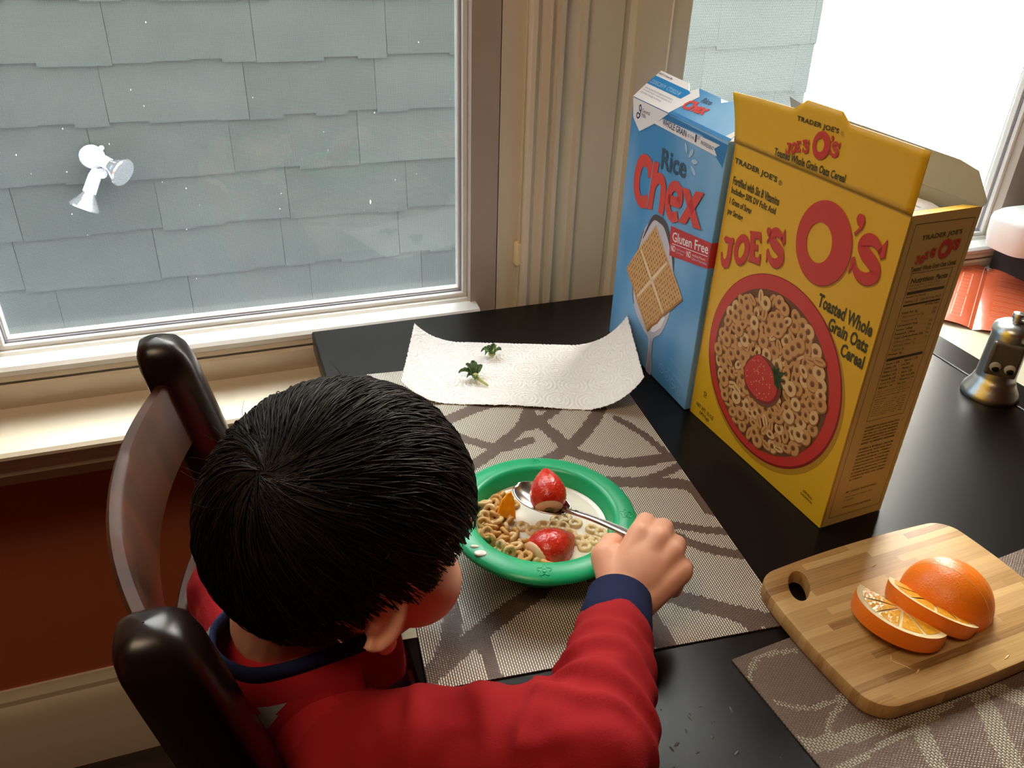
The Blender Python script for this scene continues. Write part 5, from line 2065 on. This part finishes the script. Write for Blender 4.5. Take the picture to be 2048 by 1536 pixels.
# printed waffle square with its punched holes
sq = [(85.0, 174.1), (124.6, 148.3), (160.2, 121.5), (158, 112), (121.7, 92.2), (96.0, 49.7), (62.5, 76.6), (52, 84), (29.1, 99.5), (32, 112), (67.0, 133.0)]
A_, B_, C_c, D_ = Vector((85, 174.1)), Vector((160.2, 119.5)), Vector((96, 49.7)), Vector((29.1, 102.5))
rim = []
for (p, q_) in ((A_, B_), (B_, C_c), (C_c, D_), (D_, A_)):
    for k in range(7):
        w_ = p.lerp(q_, k / 7)
        rim.append((w_.x + r5.uniform(-1.0, 1.0), w_.y + r5.uniform(-1.0, 1.0)))
pc_.poly(rim, C_waff, 6)
pc_.stroke([rim[i] for i in range(7, 15)], 2.6, C_waf3, 7)
pc_.stroke([rim[i] for i in range(14, 22)], 2.2, C_waf4, 7)


def sqp(s, t):
    return A_.lerp(B_, s).lerp(D_.lerp(C_c, s), t)


for i in range(19):
    for j in range(19):
        s, t = (i + 0.7) / 19.4, (j + 0.7) / 19.4
        if abs(s - 0.49) < 0.035 or abs(t - 0.5) < 0.035:
            continue
        p = sqp(s, t)
        pc_.ellipse((p.x + r5.uniform(-.3, .3), p.y), 1.15, 1.75, C_waf3 if (i + j) % 3 else C_waf4, 8, 20, 8)
for (s0, t0, s1, t1) in ((0.49, 0.04, 0.49, 0.96), (0.04, 0.5, 0.96, 0.5)):
    a, b2 = sqp(s0, t0), sqp(s1, t1)
    pc_.stroke([(a.x, a.y), ((a.x + b2.x) / 2, (a.y + b2.y) / 2), (b2.x, b2.y)], [3.0, 5.0, 3.0], C_waf2, 9)
pc_.poly([(104, 52), (112, 55), (126, 68), (131, 82), (124, 84), (112, 74), (103, 60)], C_wht, 5)
# small facts along the bottom
for (x, y, s) in ((133, 20, '110'), (147, 17.5, '0g'), (160, 15, '240mg'), (173, 12.5, '2g')):
    pc_.ring((x + 5, y + 1.5), 5.6, 5.6, (x + 5, y + 1.5), 5.1, 5.1, C_bl3, 3, 0, 20)
    pc_.text(s, (x + 2, y), (x + 2 + 2.1 * len(s), y - 0.4), 2.6, C_bl3, 3)
pc_.text('PER 1 CUP SERVING', (150, 28.0), (188, 25.0), 2.2, C_bl3, 3)
pc_.text('SEE NUTRITION FACTS FOR', (152, 42.0), (188, 38.5), 1.6, C_bl3, 3)
pc_.text('NET WT 12 OZ', (5, 10.0), (22, 9.2), 2.4, C_bl3, 3)
pc_.build('front_print', ct)
# right side of the blue box: panel text in white
px = Print(CP(CW, 0, 0), cdp, Z, cu)
px.rect(0.0, 169.0, 12.0, 196.0, C_crimson, 1)
px.rect(6.0, 34.0, 40, 160.0, mat('pale_side_print', '#c9c2a0', 0.5), 1)
for k in range(26):
    px.rect(9, 42 + k * 4.3, 9 + r5.uniform(16, 28), 43.6 + k * 4.3, C_grn, 2)
px.rect(9, 20, 20, 30, C_grn, 2)
px.build('side_print', ct)
# ------------------------------------------------------------------ the child
M_skin = mat('skin', '#eaaa8c', 0.5, 0, 0.4, sss=0.12, bump=(300, 0.08, 0.0006))
M_shirt = mat('red_jersey', '#9c1c21', 0.9, 0, 0.2, bump=(900, 0.25, 0.0008))
M_navy = mat('navy_rib_knit', '#1d2446', 0.9, 0, 0.2, bump=((60, 1400, 1400), 0.4, 0.0008))
M_hair = mat('black_hair', '#0f0b08', 0.55, 0, 0.15)
M_hair2 = mat('dark_brown_hair', '#201610', 0.5, 0, 0.2)

H = Vector((-0.033, -0.513, 0.113))
F = Vector((0.90, 0.33, -0.27)).normalized()
S = F.cross(Vector((0, 0, 1))).normalized()
U = S.cross(F).normalized()
HM = Matrix((F, S, U)).transposed()           # local (forward, right, up) -> world


def hp_(f, s, u):
    return H + F * f + S * s + U * u


person = thing('person', 'young child in a red shirt with navy cuffs spooning cereal from the green bowl', 'person', (-0.07, -0.49, FZ))

NB = Vector((-0.085, -0.505, 0.028))          # base of the neck
SR = Vector((-0.046, -0.598, -0.016))          # right shoulder
SL_ = Vector((-0.112, -0.428, -0.010))
EL = Vector((0.080, -0.688, 0.056))            # right elbow
WR = Vector((0.1505, -0.5775, 0.0495))         # right wrist
CH = Vector((-0.085, -0.510, -0.075))
PE = Vector((-0.075, -0.465, -0.215))

body = MB()
# head
body.ball(hp_(-0.004, 0, 0.012), (0.084, 0.070, 0.079), HM, 40, 26)
body.ball(hp_(0.026, 0, -0.040), (0.054, 0.054, 0.056), HM, 32, 20)
body.ball(hp_(0.044, 0.034, -0.036), (0.034, 0.032, 0.032), HM, 24, 16)
body.ball(hp_(0.044, -0.034, -0.036), (0.034, 0.032, 0.032), HM, 24, 16)
body.ball(hp_(0.058, 0, -0.078), (0.018, 0.020, 0.015), HM)
body.ball(hp_(0.080, 0, 0.006), (0.010, 0.040, 0.012), HM)          # brow
body.cone(hp_(0.080, 0, -0.004), hp_(0.090, 0, -0.028), 0.006, 0.0085)  # nose
body.ball(hp_(0.083, 0.008, -0.031), 0.0062, None, 14, 8)
body.ball(hp_(0.083, -0.008, -0.031), 0.0062, None, 14, 8)
body.ball(hp_(0.075, 0, -0.050), (0.010, 0.018, 0.010), HM)
# ears: rim, hollow and lobe
for sg in (1, -1):
    er = HM @ Matrix.Rotation(math.radians(18) * sg, 3, 'Z')
    n = 14
    pts = []
    for k in range(n + 1):
        q = math.radians(-120 + 300 * k / n)
        pts.append(hp_(-0.010 - 0.013 * math.cos(q) * -1 * 0.9 - 0.004, sg * (0.0755 + 0.004 * math.cos(q)), -0.020 + 0.022 * math.sin(q)))
    body.tube(pts, 0.0040, 10)
    body.ball(hp_(-0.012, sg * 0.071, -0.020), (0.012, 0.006, 0.020), HM)
    body.ball(hp_(-0.004, sg * 0.074, -0.044), (0.0072, 0.0050, 0.0085), HM)
# neck and trunk
body.cone(NB, hp_(-0.034, 0, -0.040), 0.036, 0.037)
body.cone(NB + Vector((0.000, 0.0, -0.018)), SR, 0.029, 0.029)
body.cone(NB + Vector((0.000, 0.0, -0.018)), SL_, 0.029, 0.029)
lat = (SR - SL_).normalized()
fwd = Vector((-lat.y, lat.x, 0)).normalized()
if fwd.x < 0:
    fwd = -fwd
TM = Matrix((fwd, lat, Vector((0, 0, 1)))).transposed()
body.ball(CH, (0.058, 0.088, 0.090), TM, 32, 20)
body.ball((CH + PE) / 2, (0.058, 0.080, 0.090), TM, 32, 20)
body.ball(PE, (0.066, 0.090, 0.070), TM, 32, 20)
# legs stretched out along the seat
for sg in (1, -1):
    hipj = PE + lat * 0.045 * sg + Vector((0, 0, -0.012))
    kn = hipj + fwd * 0.22 + lat * 0.012 * sg
    an = kn + fwd * 0.165 + Vector((0, 0, -0.012))
    body.cone(hipj, kn, 0.052, 0.036)
    body.cone(kn, an, 0.036, 0.023)
    body.cone(an + fwd * 0.015, an + fwd * 0.030 + Vector((0, 0, 0.065)), 0.022, 0.016)
# arms
body.cone(SR, EL, 0.028, 0.024)
body.cone(EL, WR, 0.024, 0.0175)
LE = Vector((-0.085, -0.385, -0.150))
LW = Vector((0.020, -0.400, -0.185))
body.cone(SL_, LE, 0.028, 0.024)
body.cone(LE, LW, 0.023, 0.017)
body.ball(LW + Vector((0.025, -0.004, 0)), (0.024, 0.018, 0.011), None)
for k in range(4):
    b0 = LW + Vector((0.040, -0.016 + 0.009 * k, 0.0))
    body.cone(b0, b0 + Vector((0.020 + 0.004 * (k in (1, 2)), 0.0, -0.005)), 0.0056, 0.005)
    body.cone(b0 + Vector((0.020 + 0.004 * (k in (1, 2)), 0.0, -0.005)), b0 + Vector((0.030 + 0.004 * (k in (1, 2)), 0.0, -0.016)), 0.005, 0.0044)
body.cone(LW + Vector((0.012, -0.014, 0)), LW + Vector((0.036, -0.028, -0.008)), 0.0062, 0.005)

# right hand closed round the spoon handle
hd_ = Vector((0.0385, 0.0225, 0.026)).normalized()        # wrist -> knuckles
kr = Vector((0.0195, -0.0290, -0.0150)).normalized()      # index -> little finger knuckle
bn = -kr.cross(hd_).normalized()
if bn.z < 0:
    bn = -bn                                             # back of the hand looks up and to the viewer
MC = [Vector((0.1795, -0.5470, 0.0770)), Vector((0.1895, -0.5560, 0.0775)), Vector((0.1960, -0.5665, 0.0715)), Vector((0.1985, -0.5775, 0.0620))]
for i, m_ in enumerate(MC):
    body.cone(WR + (m_ - MC[1]) * 0.42, m_, 0.0135, 0.0098)
body.ball(WR * 0.5 + (MC[1] + MC[2]) * 0.25, (0.026, 0.0215, 0.0135), Matrix((hd_, kr, bn)).transposed(), 24, 16)
LEN = [(0.021, 0.014, 0.011), (0.023, 0.015, 0.011), (0.021, 0.014, 0.011), (0.017, 0.011, 0.010)]
for i, m_ in enumerate(MC):
    r0 = (0.0090, 0.0092, 0.0088, 0.0080)[i]
    spread = kr * (-0.10 + 0.10 * i)
    p = m_
    for seg_i, (ang, L_) in enumerate(zip((48 + 4 * i, 138 + 4 * i, 196), LEN[i])):
        q = math.radians(ang)
        d = (hd_ * math.cos(q) - bn * math.sin(q) + spread * 0.6).normalized()
        p2 = p + d * L_
        body.cone(p, p2, r0, r0 * 0.93, 14)
        r0 *= 0.92
        p = p2
# thumb lies along the spoon, from the side of the palm
th_ = [Vector((0.1530, -0.5650, 0.0520)), Vector((0.1525, -0.5460, 0.0610)), Vector((0.1630, -0.5330, 0.0600)), Vector((0.1745, -0.5335, 0.0590))]
for a, b2, ra, rb in ((th_[0], th_[1], 0.0135, 0.0115), (th_[1], th_[2], 0.0098, 0.0085), (th_[2], th_[3], 0.0085, 0.0070)):
    body.cone(a, b2, ra, rb, 16)
body.cone(WR, th_[1], 0.0135, 0.0115, 16)
out, _n = remeshed(body, 'body', 0.0020, 3, 0.5)
part(out, 'body', M_skin, person, smooth=180, fix=False)

# face details
for sg in (1, -1):
    e = MB()
    e.ball(hp_(0.0705, 0.0265 * sg, -0.004), (0.0100, 0.0125, 0.0085), HM, 20, 12)
    part(e, 'eye', mat('eye_white', '#e8e2dc', 0.2), person, smooth=180)
    e = MB()
    e.ball(hp_(0.0785, 0.0265 * sg, -0.0065), (0.0030, 0.0052, 0.0052), HM, 16, 10)
    part(e, 'iris', mat('dark_iris', '#1c100a', 0.15), person, smooth=180)
    e = MB()
    e.tube([hp_(0.0865, 0.010 * sg, 0.0105), hp_(0.0850, 0.024 * sg, 0.0145), hp_(0.0740, 0.040 * sg, 0.0110)], [0.0014, 0.0019, 0.0008], 8)
    part(e, 'eyebrow', M_hair, person, smooth=180)
e = MB()
e.tube([hp_(0.0795, -0.014, -0.0515), hp_(0.0845, -0.006, -0.0500), hp_(0.0850, 0, -0.0508), hp_(0.0845, 0.006, -0.0500), hp_(0.0795, 0.014, -0.0515)], [0.001, 0.0024, 0.0026, 0.0024, 0.001], 8)
e.tube([hp_(0.0790, -0.012, -0.0535), hp_(0.0835, 0, -0.0560), hp_(0.0790, 0.012, -0.0535)], [0.001, 0.0030, 0.001], 8)
part(e, 'lips', mat('lip_pink', '#b4625a', 0.4), person, smooth=180)

# shirt: trunk and sleeves with folds
sh_ = MB()
sh_.cone(NB + Vector((-0.008, -0.002, -0.040)), SR + Vector((-0.004, -0.004, -0.002)), 0.043, 0.0415)
sh_.cone(NB + Vector((-0.012, 0.002, -0.040)), SL_ + Vector((-0.004, 0.004, -0.002)), 0.040, 0.040)
sh_.ball(CH + Vector((-0.010, 0, -0.004)), (0.070, 0.100, 0.098), TM, 36, 24)
sh_.ball((CH + PE) / 2 + Vector((-0.006, 0, 0)), (0.072, 0.096, 0.100), TM, 36, 24)
sh_.ball(PE + Vector((0, 0, 0.010)), (0.076, 0.100, 0.064), TM, 36, 24)
CU0 = WR + (EL - WR).normalized() * 0.006
CU1 = WR + (EL - WR).normalized() * 0.030
sh_.cone(SR, EL, 0.0415, 0.0375)
sh_.cone(EL, EL + (WR - EL) * 0.45, 0.0370, 0.0320)
fa = (WR - EL).normalized()
sh_.tube([EL + (WR - EL) * 0.25, EL + (WR - EL) * 0.5, CU1 - fa * 0.006, CU1 + fa * 0.004, CU1 + fa * 0.005], [0.033, 0.0305, 0.0270, 0.0255, 0.022], 28)
sh_.cone(SL_, LE, 0.0400, 0.0350)
sh_.cone(LE, LW - (LW - LE) * 0.12, 0.0340, 0.0270)
out, nor = remeshed(sh_, 'shirt', 0.0030, 10, 0.5)


def axis_fold(p, a, b2, rr_, amp, freq, tilt, t0, t1, ph=0.0):
    d = b2 - a
    L_ = d.length
    d.normalize()
    t = (p - a).dot(d) / L_
    rad = (p - a - d * (t * L_))
    if rad.length > rr_ or t < t0 or t > t1:
        return 0.0
    fade = math.sin(PI * (t - t0) / (t1 - t0)) ** 0.6
    ang = math.atan2(rad.dot(Vector((0, 0, 1))), rad.dot(d.cross(Vector((0, 0, 1)))))
    wob = noise.noise(p * 24 + Vector((ph, 0, 0))) * 3.4
    x = math.sin(t * freq + tilt * math.cos(ang + ph) + wob)
    amp *= 0.45 + 0.9 * abs(noise.noise(p * 17 + Vector((3, ph, 9))))
    return amp * fade * (x if x > 0 else x * 0.55)


vv = []
for p, n_ in zip(out.v, nor):
    p = Vector(p)
    d = axis_fold(p, EL, WR, 0.045, 0.0036, 36.0, 1.2, -0.25, 0.74)
    d += axis_fold(p, SR, EL, 0.055, 0.0040, 25.0, 1.9, 0.10, 1.15, 2.0)
    d += 0.0028 * noise.noise(p * 26) + 0.0012 * noise.noise(p * 60 + Vector((5, 1, 2)))
    vv.append(p + Vector(n_) * d)
out.v = [tuple(p) for p in vv]


def grey_print_shirt():
    # red jersey with angular grey figures printed on the trunk
    m = mat('red_jersey_printed', '#9c1c21', 0.9, 0, 0.2, bump=(900, 0.25, 0.0008))
    nt = m.node_tree
    b = nt.nodes['Principled BSDF']
    tc = nt.nodes.new('ShaderNodeTexCoord')
    mp = nt.nodes.new('ShaderNodeMapping')
    mp.inputs['Scale'].default_value = (25, 25, 25)
    vo = nt.nodes.new('ShaderNodeTexVoronoi')
    vo.inputs['Scale'].default_value = 1.0
    vo.distance = 'MANHATTAN'
    nt.links.new(tc.outputs['Object'], mp.inputs['Vector'])
    nt.links.new(mp.outputs['Vector'], vo.inputs['Vector'])
    rp = nt.nodes.new('ShaderNodeValToRGB')
    rp.color_ramp.interpolation = 'CONSTANT'
    e = rp.color_ramp.elements
    e[0].color = (*srgb('#9aa3a2'), 1)
    e[1].position = 0.44
    e[1].color = (*srgb('#a82026'), 1)
    nt.links.new(vo.outputs['Distance'], rp.inputs['Fac'])
    nt.links.new(rp.outputs['Color'], b.inputs['Base Color'])
    return m


M_shirt2 = grey_print_shirt()
# printed trunk, plain red raglan sleeves
out.m = []
seam_n = lat
for f in out.f:
    c = sum((Vector(out.v[i]) for i in f), Vector()) / len(f)
    s_ = (c - CH).dot(lat)
    back = (c - CH).dot(fwd)
    trunk = abs(s_) < (0.078 if back < 0 else 0.055) + 0.20 * max(0, -0.02 - (c.z - CH.z - 0.03)) * 0.5
    out.m.append(1 if (trunk and c.z < 0.05) else 0)
part(out, 'shirt', [M_shirt, M_shirt2], person, smooth=180, fix=False)

# navy cuff
cu_ = MB()
cu_.tube([CU1 - fa * 0.004, CU1 + fa * 0.002, CU1 + fa * 0.012, CU0 - fa * 0.001, CU0 + fa * 0.004, CU0 + fa * 0.0042, CU0 - fa * 0.004], [0.0255, 0.0262, 0.0250, 0.0240, 0.0238, 0.0215, 0.0200], 36, caps=True)
part(cu_, 'cuff', M_navy, person, smooth=60)
# navy neckband standing away from the nape
CR = [(-0.112, -0.490, 0.036), (-0.129, -0.517, 0.044), (-0.127, -0.543, 0.046), (-0.110, -0.561, 0.044), (-0.085, -0.5665, 0.046), (-0.050, -0.5640, 0.048), (-0.018, -0.5560, 0.046), (-0.006, -0.540, 0.034), (-0.012, -0.515, 0.012),
      (-0.030, -0.480, 0.006), (-0.060, -0.462, 0.014), (-0.092, -0.470, 0.028), (-0.112, -0.490, 0.036)]
ring_ = smooth_line(CR, 6)[:-1]
nb = MB()
n = len(ring_)
cen = sum(ring_, Vector()) / n
vs = []
for i, p in enumerate(ring_):
    o_ = (p - cen)
    o_.z = 0
    o_.normalize()
    for (a, z) in ((0.000, -0.0065), (0.0022, -0.006), (0.0030, 0.0), (0.0015, 0.0065), (-0.0008, 0.0068), (-0.0016, 0.0), (-0.0010, -0.006)):
        vs.append(p + o_ * a + Vector((0, 0, z)))
k7 = 7
nb.add(vs, [(i * k7 + k, i * k7 + (k + 1) % k7, ((i + 1) % n) * k7 + (k + 1) % k7, ((i + 1) % n) * k7 + k) for i in range(n) for k in range(k7)])
part(nb, 'neckband', M_navy, person, smooth=180)
# yoke of jersey between the neckband and the shoulders
yk = MB()
rows_ = 6
vs = []
for j in range(rows_ + 1):
    t = j / rows_
    for i, p in enumerate(ring_):
        o_ = (p - cen)
        o_.z = 0
        o_.normalize()
        q = p + o_ * (0.001 + (0.020 if o_.dot(fwd) < 0.2 else 0.004) * t) + Vector((0, 0, -0.005 - 0.014 * t - 0.030 * t * t))
        vs.append(q + Vector((0, 0, 0.0015 * noise.noise(q * 40))))
yk.add(vs, [(j * n + i, j * n + (i + 1) % n, (j + 1) * n + (i + 1) % n, (j + 1) * n + i) for j in range(rows_) for i in range(n)])
yk.m = []
for f in yk.f:
    c = sum((Vector(yk.v[i]) for i in f), Vector()) / len(f)
    o_ = (c - cen)
    o_.z = 0
    o_.normalize()
    yk.m.append(1 if o_.dot(fwd) < -0.15 and (c - cen).z < -0.006 else 0)
yo = part(yk, 'shirt_yoke', [M_shirt, M_shirt2], person, smooth=180)
# trousers over the legs
tr_ = MB()
for sg in (1, -1):
    hipj = PE + lat * 0.045 * sg + Vector((0, 0, -0.012))
    kn = hipj + fwd * 0.22 + lat * 0.012 * sg
    an = kn + fwd * 0.165 + Vector((0, 0, -0.012))
    tr_.cone(hipj, kn, 0.058, 0.042)
    tr_.cone(kn, an - fwd * 0.02, 0.042, 0.032)
out, _n = remeshed(tr_, 'trousers', 0.006, 4)
part(out, 'trousers', M_navy, person, smooth=180, fix=False)

# hair: a shaped cap with combed locks running away from the whorl
W = (F * -0.80 + U * 0.56 + S * 0.20).normalized()


def e_min(phi):
    # lower hair line: elevation (degrees) by azimuth from the face, 0 = front, 90 = over the right ear
    a = abs(phi)
    pts = [(0, 10), (30, 10), (50, 7), (64, -1), (76, -14), (84, -10), (98, -12), (112, -34), (140, -44), (180, -47)]
    for (p0, e0), (p1, e1) in zip(pts[:-1], pts[1:]):
        if p0 <= a <= p1:
            return e0 + (e1 - e0) * (a - p0) / (p1 - p0)
    return pts[-1][1]


HC = (-0.006, 0.0, 0.012)


def shell(n, k=1.0):
    # point on the hair surface in world direction n from the head centre
    f, s, u = n.dot(F), n.dot(S), n.dot(U)
    r = 1.0 / math.sqrt((f / 0.0960) ** 2 + (s / 0.0830) ** 2 + (u / 0.0920) ** 2)
    return H + F * HC[0] + U * HC[2] + n * (r * k)


def ang(n):
    return math.degrees(math.atan2(n.dot(S), n.dot(F))), math.degrees(math.asin(max(-1, min(1, n.dot(U)))))


cap = MB()
nu, nv = 96, 40
vs = []
for j in range(nv + 1):
    for i in range(nu):
        phi = -180 + 360 * i / nu
        em = e_min(phi)
        el_ = 90 - (90 - em) * j / nv
        q, e = math.radians(phi), math.radians(el_)
        n_ = F * (math.cos(q) * math.cos(e)) + S * (math.sin(q) * math.cos(e)) + U * math.sin(e)
        t = j / nv
        k = 0.975 - 0.14 * max(0, (t - 0.80) / 0.20) ** 1.6
        p = shell(n_, k + 0.012 * noise.noise(n_ * 7))
        vs.append(p)
cap.add(vs, [(j * nu + i, (j + 1) * nu + i, (j + 1) * nu + (i + 1) % nu, j * nu + (i + 1) % nu) for j in range(nv) for i in range(nu)])
rh = random.Random(21)
lock = MB()
NS = 7500
for sidx in range(NS):
    # roots spread over the scalp
    u_ = rh.uniform(-0.75, 1)
    q = rh.uniform(0, 2 * PI)
    n_ = F * (math.cos(q) * math.sqrt(1 - u_ * u_)) + S * (math.sin(q) * math.sqrt(1 - u_ * u_)) + U * u_
    phi, el_ = ang(n_)
    if el_ < e_min(phi) + 1:
        continue
    clump = noise.noise(n_ * 16)
    lift = 0.972 + 0.020 * rh.random() + 0.012 * clump
    steps = rh.randint(8, 11)
    front = max(0, n_.dot(F))
    stepL = (0.0062 if n_.dot(W) > 0.0 else 0.0052) * rh.uniform(0.85, 1.15) * (1 + 0.15 * front)
    pts, rad = [], []
    nn = n_.copy()
    swirl = 0.35 * math.exp(-(1 - nn.dot(W)) * 2.5)
    r0 = rh.uniform(0.00042, 0.00075)
    hang = rh.uniform(4, 12) if front > 0.75 else rh.uniform(0, 6)
    for st_ in range(steps):
        t = st_ / (steps - 1)
        k = lift + 0.020 * math.sin(PI * min(1, t * 1.1)) + 0.006 * noise.noise(n_ * 9 + Vector((t * 2, 0, 3)))
        phi, el_ = ang(nn)
        if el_ < e_min(phi) - hang:
            break
        if st_ == steps - 1:
            k += rh.uniform(-0.006, 0.010)
        pts.append(shell(nn, k))
        rad.append(r0 * (1 - 0.75 * t))
        tang = nn - W
        tang = (tang - nn * tang.dot(nn))
        if tang.length < 1e-3:
            tang = nn.orthogonal()
        tang.normalize()
        sw = nn.cross(tang)
        tang = (tang + sw * swirl + sw * (0.45 * noise.noise(n_ * 12 + Vector((0, 7, 0)))) + Vector((0, 0, -0.25)) * (1 if nn.dot(U) < 0.6 else 0.2))
        tang = tang - nn * tang.dot(nn)
        tang.normalize()
        nn = (nn + tang * (stepL / 0.092)).normalized()
    if len(pts) >= 4:
        lock.tube(pts, rad, 4, rh.choice((0, 0, 0, 1)), caps=False)
# short hair crossing the whorl itself
for _ in range(420):
    n0 = (W + (F * rh.gauss(0, 1) + S * rh.gauss(0, 1) + U * rh.gauss(0, 1)) * 0.075).normalized()
    td = (W.cross(n0 - W) + (n0 - W) * 0.4)
    td = (td - n0 * td.dot(n0))
    if td.length < 1e-5:
        continue
    td.normalize()
    pts = [shell((n0 + td * (0.0045 * k_ / 0.09)).normalized(), 0.975 + 0.010 * math.sin(k_ * 0.5) + rh.uniform(0, 0.004)) for k_ in range(6)]
    lock.tube(pts, [0.0006 * (1 - 0.14 * k_) for k_ in range(6)], 4, rh.choice((0, 0, 1)), caps=False)
# a few flyaway hairs
for _ in range(22):
    q = rh.uniform(0, 2 * PI)
    n_ = (W + F * rh.uniform(-.9, .9) + S * rh.uniform(-.9, .9) + U * rh.uniform(-.5, .5)).normalized()
    tdir = (n_ + Vector((rh.uniform(-1, 1), rh.uniform(-1, 1), rh.uniform(-.3, .6)))).normalized()
    p0 = shell(n_, 0.98)
    lock.tube([p0, p0 + tdir * 0.006 + n_ * 0.003, p0 + tdir * 0.013 + n_ * 0.003], [0.0002, 0.00018, 0.0001], 3, 1, caps=False)
base = len(cap.v)
cap.m = [0] * len(cap.f)
cap.v += lock.v
cap.f += [tuple(i + base for i in f) for f in lock.f]
cap.m += lock.m
part(cap, 'hair', [M_hair, M_hair2], person, smooth=180, fix=False)
